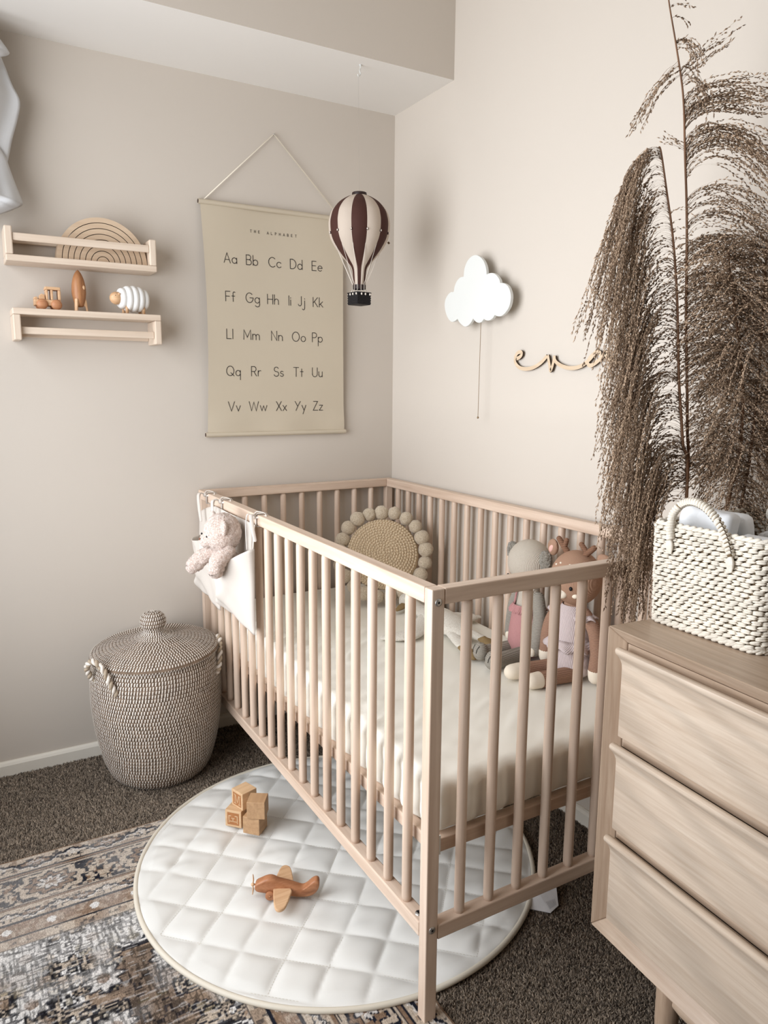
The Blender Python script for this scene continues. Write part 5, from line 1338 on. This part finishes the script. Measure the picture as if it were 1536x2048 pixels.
    for pts in ([(-.122, -1.130, .636), (-.118, -1.158, .600), (-.115, -1.168, .550), (-.118, -1.168, .505)], [(-.125, -1.050, .636), (-.135, -1.030, .600), (-.140, -1.022, .555), (-.142, -1.020, .515)]):
        mb = MB(); mb.limb(pts, [.014, .0170, .0180, .0180], 20, 6); am = mb.build('arm', bz, root)
        p = Vector(pts[-1]); mb = MB(); mb.limb([p + Vector((0, 0, -.002)), p + Vector((0, 0, -.016))], [.0187, .0175], 20, 3); mb.build('hand', cr, am)
deer()

# ------------------------------------------------------------------ crumpled packet on the carpet under the crib
def paper():
    root = thing('paper_scrap', (-.325, -1.245, .006), 'small crumpled white printed packet on the carpet under the crib', 'packet')
    pm = plain('packet_paper', (208, 206, 206), rough=.6, var=.05, vscale=40)
    pts = {(0, 0): (-.395, -1.205, .008), (1, 0): (-.330, -1.275, .010), (2, 0): (-.300, -1.268, .012), (0, 1): (-.372, -1.178, .016), (1, 1): (-.318, -1.222, .020), (2, 1): (-.276, -1.236, .020), (0, 2): (-.340, -1.160, .012), (1, 2): (-.292, -1.192, .030), (2, 2): (-.262, -1.215, .038)}
    mb = MB(); v = [pts[i, j] for j in range(3) for i in range(3)]
    mb.add(v, [(j * 3 + i, j * 3 + i + 1, (j + 1) * 3 + i + 1, (j + 1) * 3 + i) for j in range(2) for i in range(2)])
    o = mb.build('packet', pm, root, smooth_=False); o.modifiers.new('s', 'SOLIDIFY').thickness = .0015
    ln = MB(); A = Vector(v[1]); B = Vector(v[4]); C = Vector(v[2]); D_ = Vector(v[5])
    for k in range(8):
        t = .12 + k * .09; p = A.lerp(C, t) ; q = B.lerp(D_, t); a = p.lerp(q, .12); b_ = p.lerp(q, .5); up = Vector((0, 0, .0012)); w = (C - A) * .012
        ln.add([a + up - w, b_ + up - w, b_ + up + w, a + up + w], [(0, 1, 2, 3)])
    ln.build('printed_lines', plain('grey_print', (120, 120, 128)), o, smooth_=False)
paper()
# ------------------------------------------------------------------ oak chest of drawers
DR0 = Vector((-.454, -1.505, 0)); DRZ = R(-5.0); DW, DD, DZ0, DZ1 = 1.05, .425, .193, .770
M['oak_d'] = wood('drawer_oak', (206, 190, 172), (184, 164, 144), 'y', rough=.30, ring=.15, spec=.5, scale=2.2)
def dresser():
    root = thing('chest_of_drawers', tuple(DR0), 'pale oak chest of three wide drawers holding the woven basket', 'chest of drawers', rz=DRZ)
    def B(mb, name, mat, **k):
        o = mb.build(name, mat, k.pop('parent', root), world=False, **k); WL[o.name] = Vector((0, 0, 0)); return o
    # mitred frame whose front edge is chamfered inwards; local x = depth, y = -width
    t = .026; ci = .022
    outer = [(0, DZ0), (-DW, DZ0), (-DW, DZ1), (0, DZ1)]; inner = [(-t, DZ0 + t), (-DW + t, DZ0 + t), (-DW + t, DZ1 - t), (-t, DZ1 - t)]
    for k, nm in enumerate(('bottom_board', 'side_board', 'top_board', 'side_board')):
        a, b = k, (k + 1) % 4; (oy0, oz0), (oy1, oz1), (iy0, iz0), (iy1, iz1) = outer[a], outer[b], inner[a], inner[b]
        v = [(.0, oy0, oz0), (.0, oy1, oz1), (ci, iy1, iz1), (ci, iy0, iz0), (DD, oy0, oz0), (DD, oy1, oz1), (DD, iy1, iz1), (DD, iy0, iz0)]
        # a thin front lip before the chamfer
        B(MB().hexa(v), nm, M['oak_y'] if k in (0, 2) else M['oak_z'], smooth_=False, bevel=.0018)
    B(MB().box(DD - .008, DD, -DW + t, -t, DZ0 + t, DZ1 - t), 'back_board', M['oak_z'], smooth_=False)
    zs = [(.7395, .7445), None]
    spans = [(.576, .7405), (.4005, .5665), (.2205, .3915)]
    y0, y1 = -.0285, -DW + .0285
    for zb, zt in spans:
        # front with a curled finger lip along its top edge
        prof = [(.020, zb), (.0115, zb), (.0105, zb + .002), (.0100, zt - .040), (.0090, zt - .032), (.0050, zt - .023), (-.0010, zt - .0155), (-.0062, zt - .0105), (-.0078, zt - .0060), (-.0070, zt - .0020), (-.0040, zt), (.0020, zt + .0002), (.0080, zt - .0035), (.0125, zt - .0100), (.020, zt - .0120)]
        n = len(prof); v = [(x, y0, z) for x, z in prof] + [(x, y1, z) for x, z in prof]
        mb = MB().add(v, [(i, (i + 1) % n, n + (i + 1) % n, n + i) for i in range(n)] + [tuple(range(n))[::-1], tuple(range(n, 2 * n))])
        d = B(mb, 'drawer', M['oak_d'], angle=42)
        B(MB().box(.0205, DD - .03, y1 + .01, y0 - .01, zb + .006, zt - .05), 'drawer_box', M['oak_y'], parent=d, smooth_=False)
    for za, zb_ in ((.7297, .7435), (.5555, .5750), (.3805, .3995)): B(MB().box(.0212, .06, y1, y0, za, zb_), 'divider', M['oak_y'], smooth_=False)
    # turned legs with a stretcher between them
    for x in (.045, DD - .05):
        for y in (-.150, -DW + .150):
            p = MB(); p.tube([(x, y, DZ0 - .0005), (x, y, .10), (x, y, 0.002)], [.0205, .0195, .0140], 24); B(p, 'leg', M['oak_z'], angle=50)
        p = MB(); p.tube([(x, -.150 - .018, .150), (x, -.185, .150), (x, -DW + .185, .150), (x, -DW + .150 + .018, .150)], [.0105, .0130, .0130, .0105], 18); B(p, 'stretcher', M['oak_y'], angle=50)
dresser()

# ------------------------------------------------------------------ woven rectangular basket on the chest
def wovenbasket():
    x0, x1, y0, y1, z0, z1 = -.366, -.085, -1.727, -1.515, .7715, .9460
    cx, cy = (x0 + x1) / 2, (y0 + y1) / 2; rc = .022
    root = thing('woven_basket', (cx, cy, z0), 'chunky cream woven basket with arched handles on the chest of drawers', 'basket')
    hy = plain('seagrass_pale', (222, 214, 200), rough=.6, var=.12, vscale=50, bump=.5, bscale=350, spec=.25, bdist=.0015)
    dark = plain('basket_core', (120, 98, 70), rough=.8, var=.2, vscale=60)
    def outline(off, z):
        k = 1 + .035 * (z - z0) / (z1 - z0)
        hx, hy_ = (x1 - x0) / 2 * k + off, (y1 - y0) / 2 * k + off; r = rc + off
        pts = []
        L_ = [(-hx + r, -hy_, hx - r, -hy_), (hx, -hy_ + r, hx, hy_ - r), (hx - r, hy_, -hx + r, hy_), (-hx, hy_ - r, -hx, -hy_ + r)]
        cs = [(hx - r, -hy_ + r, -90), (hx - r, hy_ - r, 0), (-hx + r, hy_ - r, 90), (-hx + r, -hy_ + r, 180)]
        for (a, b, c, d), (ox, oy, s) in zip(L_, cs):
            for t in range(6): pts.append((cx + a + (c - a) * t / 6, cy + b + (d - b) * t / 6))
            for t in range(5): an = R(s + 90 * t / 5); pts.append((cx + ox + r * math.cos(an), cy + oy + r * math.sin(an)))
        return pts
    body = MB(); n = len(outline(0, z0)); lay = []
    for off, z in ((-.004, z0 + .001), (-.0035, z1), (-.012, z1), (-.014, z0 + .012)): lay.append([(x, y, z) for x, y in outline(off, z)])
    v = [p for l in lay for p in l]
    body.add(v, [(j * n + i, j * n + (i + 1) % n, (j + 1) * n + (i + 1) % n, (j + 1) * n + i) for j in range(3) for i in range(n)] + [tuple(range(n))[::-1], tuple(3 * n + i for i in range(n))])
    bo = body.build('basket_wall', dark, root, smooth_=False)
    def walk(off, z, step, ph):
        pts = outline(off, z); pts = pts + [pts[0]]; seg = [0]
        for a, b in zip(pts[:-1], pts[1:]): seg.append(seg[-1] + math.hypot(b[0] - a[0], b[1] - a[1]))
        m_ = int(seg[-1] / step); out = []; i = 0
        for k in range(m_):
            s = (k + ph) / m_ * seg[-1] % seg[-1]; i = 0
            while seg[i + 1] < s: i += 1
            t = (s - seg[i]) / max(1e-9, seg[i + 1] - seg[i]); a, b = pts[i], pts[i + 1]
            out.append((a[0] + (b[0] - a[0]) * t, a[1] + (b[1] - a[1]) * t, math.atan2(b[1] - a[1], b[0] - a[0])))
        return out
    wv = MB(); nrow = 21; hgt = (z1 - z0 - .006) / nrow
    for i in range(nrow):
        z = z0 + .005 + hgt * (i + .5)
        for k, (x, y, a) in enumerate(walk(-.0005, z, .0150, .5 * (i % 2) + random.uniform(-.08, .08))):
            nx_, ny_ = math.sin(a), -math.cos(a)
            for s_ in (0, 1):      # two twisted strands per stitch
                dl = random.uniform(-.0008, .0008)
                tilt = -.12 + random.uniform(-.12, .12)
                Mr = Matrix.Rotation(a, 3, 'Z') @ Matrix.Rotation(tilt, 3, 'Y') @ Matrix.Rotation(random.uniform(-.12, .12), 3, 'Z')
                wv.ball((x + nx_ * .0012 + dl, y + ny_ * .0012 + dl, z + (.0014 if s_ else -.0016) + random.uniform(-.0006, .0006)), (.0092 * random.uniform(.9, 1.1), .0034, .0024), 7, 5, Mr)
    w = wv.build('woven_strands', hy, bo); w['kind'] = 'stuff'
    # inner face of the weave, seen above the contents at the far side
    wi = MB()
    for i in range(6):
        z = z1 - .004 - hgt * i
        for x, y, a in walk(-.0135, z, .0160, .5 * (i % 2)):
            wi.ball((x, y, z), (.0090, .0034, .0036), 6, 4, Matrix.Rotation(a, 3, 'Z') @ Matrix.Rotation(-.25, 3, 'Y'))
    w = wi.build('inner_strands', hy, bo); w['kind'] = 'stuff'
    # plaited rim and foot
    for nm, z, off in (('rim_braid', z1 + .0005, -.004), ('foot_braid', z0 + .0045, -.0005)):
        br = MB()
        for s_ in range(2):
            for x, y, a in walk(off, z, .0125, .5 * s_):
                br.ball((x, y, z + (.0012 if s_ else -.0008)), (.0092, .0040, .0040), 8, 6, Matrix.Rotation(a, 3, 'Z') @ Matrix.Rotation(-.42, 3, 'Y'))
        br.build(nm, hy, root)
    # wrapped handles
    def handle(pts, name):
        P_, _ = smooth(pts, 1, 5); mb = MB(); mb.tube(P_, .0050, 14)
        ho = mb.build(name, dark, root); wr = MB(); n = len(P_)
        for i in range(1, n - 1):
            for s_ in (0,):
                t = (P_[i + 1] - P_[i - 1]).normalized(); p = P_[i].lerp(P_[i + 1], .5 * s_); u = t.orthogonal().normalized(); w_ = t.cross(u); Q = []
                for j in range(13):
                    a = 2 * PI * j / 12; Q.append(p + (u * math.cos(a) + w_ * math.sin(a)) * .0046 + t * (j / 12 - .5) * .0050)
                wr.tube(Q, .0029, 6, cap=False)
        q = wr.build('wrapping', hy, ho); q['kind'] = 'stuff'
        for p, d in ((P_[0], P_[0] - P_[1]), (P_[-1], P_[-1] - P_[-2])):
            ft = MB(); d = Vector((d.x * .2, d.y * .2, -1)).normalized()
            for k in range(5): ft.limb([p, p + d * .010 + Vector((-.0012, (k - 2) * .0022, 0)), p + d * .024 + Vector((.0005, (k - 2) * .0014, 0))], [.0030, .0030, .0012], 6, 3)
            ft.build('handle_end', hy, ho)
    xs = x0 - .0105
    handle([(xs, -1.558, .924), (xs + .001, -1.556, .945), (xs + .003, -1.558, .968), (xs + .006, -1.572, .986), (xs + .007, -1.592, .9925), (xs + .006, -1.616, .9865), (xs + .004, -1.640, .970), (xs + .002, -1.660, .945), (xs, -1.672, .918)], 'handle')
    xb = x1 - .018
    handle([(xb, -1.560, .925), (xb - .004, -1.560, .945), (xb - .020, -1.575, .958), (xb - .035, -1.610, .962), (xb - .036, -1.640, .960), (xb - .014, -1.670, .948), (xb - .002, -1.672, .922)], 'handle')
    # contents: folded nappies standing in the basket
    np_ = plain('nappy_white', (238, 240, 242), rough=.7, var=.03, vscale=20, bump=.3, bscale=120, spec=.2, bdist=.001)
    for k, (x, y, z, hx, hyy, hz, rz, rx, lab) in enumerate((
            (-.305, -1.575, .916, .0190, .0480, .058, 4, 4, 'folded white nappy nearest the crib inside the woven basket'),
            (-.258, -1.578, .905, .0180, .0500, .058, -4, -3, 'folded white nappy second from the crib side of the basket'),
            (-.298, -1.672, .885, .0190, .0400, .055, 3, 3, 'folded white nappy at the drawer side of the woven basket'),
            (-.235, -1.678, .876, .0190, .0360, .052, -8, 6, 'folded white nappy behind the front ones in the basket'),
            (-.160, -1.640, .868, .0200, .0600, .056, 0, 0, 'folded white nappy at the wall side of the basket'))):
        def disp(q, n_, k=k): return q + n_ * (.0035 * nz((q.x * 30 + k * 5, q.y * 22, q.z * 22)) + .0018 * nz((q.x * 60, q.y * 70 + k, q.z * 60)))
        Mr = Matrix.Rotation(R(rz), 3, 'Z') @ Matrix.Rotation(R(rx), 3, 'X')
        nr = thing('folded_nappy', (x, y, z - hz), lab, 'nappy', 'folded nappies in the woven basket')
        nm = MB().softbox((x, y, z), (hx, hyy, hz), .012, (8, 18, 18), disp, Mr).build('padding', np_, nr)
        wb = MB()
        q = MB().softbox((x, y, z + hz * .55), (hx * 1.04, hyy * .80, hz * .45), .010, (6, 12, 8), disp, Mr).build('waistband', np_, nr)
wovenbasket()

# ------------------------------------------------------------------ pampas grass in a tall floor vase between crib and chest
PB = Vector((-.2, -1.45, 0)); PA = Vector((.866, -.5, 0)); PN = Vector((-.5, -.866, 0))
vs_ = MB(); vs_.lathe([(0, .006), (.040, .006), (.046, .010), (.050, .10), (.048, .25), (.040, .36), (.030, .42), (.031, .45), (.028, .45), (.027, .42), (.036, .35), (.044, .2), (.04, .03), (0, .03)], (PB.x, PB.y, 0), 40)
tag(vs_.build('floor_vase', plain('vase_ceramic', (196, 184, 166), rough=.5), None, angle=50), 'slim beige floor vase of pampas grass between crib and chest', 'vase')
stem_m = wood('reed_stem', (132, 96, 68), (96, 66, 44), 'z', rough=.5, scale=2)
def plume_mat(name, a, b):
    mt, nt, bs = newmat(name); L = nt.links.new; at = N(nt, 'ShaderNodeAttribute', attribute_name='tint'); r = ramp(nt, [(0, lin(a)), (1, lin(b))])
    L(at.outputs['Fac'], r.inputs[0]); L(r.outputs[0], bs.inputs['Base Color']); bs.inputs['Roughness'].default_value = .85; bs.inputs['Specular IOR Level'].default_value = .12
    return mt
plm = plume_mat('pampas_seed', (112, 90, 72), (204, 178, 152))
class Plume:
    def __init__(s): s.v = []; s.f = []; s.c = []
    def tri_tube(s, P_, r, tint):
        n0 = len(s.v)
        for i, p in enumerate(P_):
            rr = r * (1 - .6 * i / len(P_))
            for k in range(3): a = k * 2.094; s.v.append((p.x + rr * math.cos(a), p.y + rr * math.sin(a), p.z + rr * .3 * math.sin(a + 1))); s.c.append(tint)
        for i in range(len(P_) - 1):
            for k in range(3): s.f.append((n0 + i * 3 + k, n0 + i * 3 + (k + 1) % 3, n0 + (i + 1) * 3 + (k + 1) % 3, n0 + (i + 1) * 3 + k))
    def seed(s, p, d, l, w, tint):
        u = d.orthogonal().normalized(); q = d.cross(u); n0 = len(s.v); m_ = p + d * l * .45
        for x in (p, m_ + u * w, m_ - u * w * .5 + q * w * .87, m_ - u * w * .5 - q * w * .87, p + d * l): s.v.append(tuple(x)); s.c.append(tint)
        s.f += [(n0, n0 + 1, n0 + 2, n0 + 2), (n0, n0 + 2, n0 + 3, n0 + 3), (n0, n0 + 3, n0 + 1, n0 + 1), (n0 + 4, n0 + 2, n0 + 1, n0 + 1), (n0 + 4, n0 + 3, n0 + 2, n0 + 2), (n0 + 4, n0 + 1, n0 + 3, n0 + 3)]
    def strand(s, p0, side, az, a0, a1, lam, L_, dens=1.0, wig=1.0, bare=.1, tint=None):
        """arching branch: angle from vertical goes a0 -> a1 with length scale lam"""
        ds = .0075; n = max(4, int(L_ / ds)); p = Vector(p0); P_ = [p.copy()]; D = []
        out = (PA * side * math.cos(az) + PN * math.sin(az)); tn = random.uniform(.1, .9) if tint is None else tint; ph = random.uniform(0, 6); bare = random.uniform(.02, .3)
        for i in range(n):
            a = a0 + (a1 - a0) * (1 - math.exp(-i * ds / lam)) + .10 * wig * math.sin(i * .9 + ph)
            d = out * math.sin(a) + Vector((0, 0, math.cos(a)))
            d = (d + Vector((random.gauss(0, .06), random.gauss(0, .06), random.gauss(0, .05))) * wig).normalized()
            p = p + d * ds
            if p.x > -.012: p.x = -.012
            if p.y > Y1 - .006 and p.z < H + .02: p.y = Y1 - .006
            P_.append(p.copy()); D.append(d)
        s.tri_tube(P_, .00055, tn * .6)
        for i in range(int(bare * n), n):
            k = 2 if random.random() < .8 * dens else 1
            for _ in range(k):
                if random.random() > dens: continue
                q = P_[i].lerp(P_[i + 1], random.random()); dd = (D[i] + Vector((random.gauss(0, .33), random.gauss(0, .33), random.gauss(0, .22)))).normalized()
                s.seed(q, dd, random.uniform(.0050, .0090), random.uniform(.0009, .0017), min(1, max(0, tn + random.uniform(-.3, .3))))
    def build(s, parent):
        f = np.array(s.f); me_v = np.array(s.v); col = np.repeat(np.array(s.c)[:, None], 3, 1)
        # quads and triangles (stored as degenerate quads) split apart
        tri = f[:, 2] == f[:, 3]; F3 = f[tri][:, :3]; F4 = f[~tri]
        F = np.concatenate([F3, F4[:, [0, 1, 2]], F4[:, [0, 2, 3]]])
        o = vmesh('plume', me_v, F, col, plm, parent); o['kind'] = 'stuff'; return o
def P3(a, z, n=0.0): return PB + PA * a + PN * n + Vector((0, 0, z))
def stem_path(pts, off):
    P_, _ = smooth([(a, off + (0 if i else 0), z) for i, (a, z) in enumerate(pts)], 1, 8); return [P3(p.x, p.z, p.y) for p in P_]
def at(P_, t):
    i = t * (len(P_) - 1); k = min(len(P_) - 2, int(i)); return P_[k].lerp(P_[k + 1], i - k)
def reed(name_label, pts, off, r0, r1, fronds):
    P_ = stem_path([(0.004 * (1 if pts[0][0] > 0 else -1), .03)] + pts, off); P_[0] = Vector((PB.x + .004, PB.y - .004, .035))
    root = thing('pampas_stem', tuple(P_[0]), name_label, 'pampas grass', 'pampas stems in the floor vase')
    mb = MB(); n = len(P_); mb.tube(P_, [r0 + (r1 - r0) * i / (n - 1) for i in range(n)], 8); mb.build('stem', stem_m, root)
    pl = Plume()
    def tz(z):
        for i in range(n - 1):
            if P_[i].z <= z <= P_[i + 1].z or P_[i + 1].z <= z <= P_[i].z:
                t = (z - P_[i].z) / ((P_[i + 1].z - P_[i].z) or 1); return P_[i].lerp(P_[i + 1], t)
        return P_[-1].copy()
    for (z0, z1, cnt, side, a0, a1, lam, L0, L1, azr, dens) in fronds:
        for _ in range(cnt):
            z = random.uniform(z0, z1)
            pl.strand(tz(z), side, random.uniform(-azr, azr), R(a0 + random.uniform(-10, 10)), R(a1 + random.uniform(-6, 6)), lam * random.uniform(.75, 1.3), random.uniform(L0, L1), dens)
    pl.build(root)
S1 = [(-0.0, 0.925), (-0.009, 1.107), (-0.026, 1.299), (-0.037, 1.466), (-0.05, 1.592), (-0.06, 1.683), (-0.078, 1.763), (-0.096, 1.834), (-0.103, 1.88)]
S2 = [(-0.003, 0.925), (-0.02, 1.079), (-0.035, 1.191), (-0.049, 1.335), (-0.064, 1.44), (-0.082, 1.525), (-0.096, 1.588), (-.101, 1.595)]
S3 = [(0.071, 0.926), (0.081, 1.003), (0.088, 1.061), (0.084, 1.164), (0.071, 1.246), (0.052, 1.336), (0.034, 1.423)]
S4 = [(0.1, 0.926), (0.112, 1.061), (0.114, 1.192), (0.112, 1.318), (0.107, 1.441)]
#        z0    z1   count side a0  a1  lam   L0   L1   az  dens
reed('tallest pampas stem, its plumes arching towards the wall', S1, -.004, .0032, .0010, [
    (1.80, 1.86, 8, 1, 60, 150, .03, .03, .06, .5, .9), (1.755, 1.77, 12, 1, 55, 190, .035, .05, .08, .4, .9),
    (1.70, 1.725, 10, 1, 40, 62, .05, .09, .15, .3, .8), (1.715, 1.74, 14, -1, 120, 158, .05, .09, .15, .3, .75), (1.68, 1.73, 10, 1, 60, 200, .04, .05, .09, .6, .9),
    (1.62, 1.675, 44, 1, 18, 104, .05, .12, .19, .25, 1.0), (1.54, 1.61, 50, 1, 15, 142, .075, .17, .27, .25, 1.0), (1.585, 1.605, 6, -1, 70, 70, .05, .03, .055, .3, .7),
    (1.44, 1.51, 40, 1, 35, 150, .085, .16, .26, .25, .9), (1.39, 1.43, 44, 1, 40, 150, .09, .14, .25, .35, .9), (1.30, 1.37, 80, 1, 40, 150, .08, .14, .24, .45, .9),
    (1.15, 1.28, 95, 1, 45, 150, .07, .12, .22, .5, .9), (1.02, 1.12, 60, 1, 40, 150, .06, .10, .18, .5, .8), (1.0, 1.35, 30, -1, 30, 150, .05, .05, .10, .6, .7)])
reed('drooping pampas stem hanging down over the crib end', S2, .006, .0034, .0012, [
    (1.575, 1.594, 60, -1, 75, 169, .030, .20, .37, .50, 1.0), (1.50, 1.575, 44, -1, 60, 172, .026, .24, .40, .50, 1.0), (1.42, 1.50, 44, -1, 50, 172, .030, .22, .36, .45, 1.0),
    (1.30, 1.42, 60, -1, 45, 172, .035, .20, .34, .5, 1.0), (1.18, 1.32, 85, -1, 45, 173, .045, .22, .36, .5, 1.0), (1.04, 1.20, 110, -1, 45, 176, .050, .24, .40, .55, 1.0),
    (.98, 1.08, 80, -1, 50, 178, .045, .20, .36, .6, 1.0), (1.08, 1.50, 36, 1, 40, 150, .03, .03, .07, .8, .8), (.95, 1.05, 26, -1, 60, 176, .05, .26, .36, .3, 1.0)])
reed('thick pampas stem bent behind the woven basket handle', S3, .010, .0046, .0016, [
    (1.25, 1.42, 90, 1, 40, 150, .06, .10, .18, .9, .9), (1.20, 1.42, 110, -1, 35, 140, .06, .09, .16, .8, .9), (1.05, 1.25, 150, 1, 40, 160, .05, .10, .18, .8, .9), (1.0, 1.25, 150, -1, 40, 150, .05, .08, .14, .7, .9), (.94, 1.05, 90, 1, 50, 165, .04, .08, .14, .7, .9)])
reed('rightmost pampas stem beside the thick bent one', S4, .002, .0036, .0014, [
    (1.30, 1.44, 110, 1, 30, 150, .06, .12, .20, .9, .9), (1.25, 1.44, 100, -1, 30, 150, .07, .12, .20, .7, .9), (1.05, 1.30, 160, 1, 40, 165, .05, .12, .22, .9, .9), (1.0, 1.30, 150, -1, 45, 165, .05, .10, .18, .9, .9), (.93, 1.05, 50, -1, 50, 165, .05, .08, .14, .9, .9)])
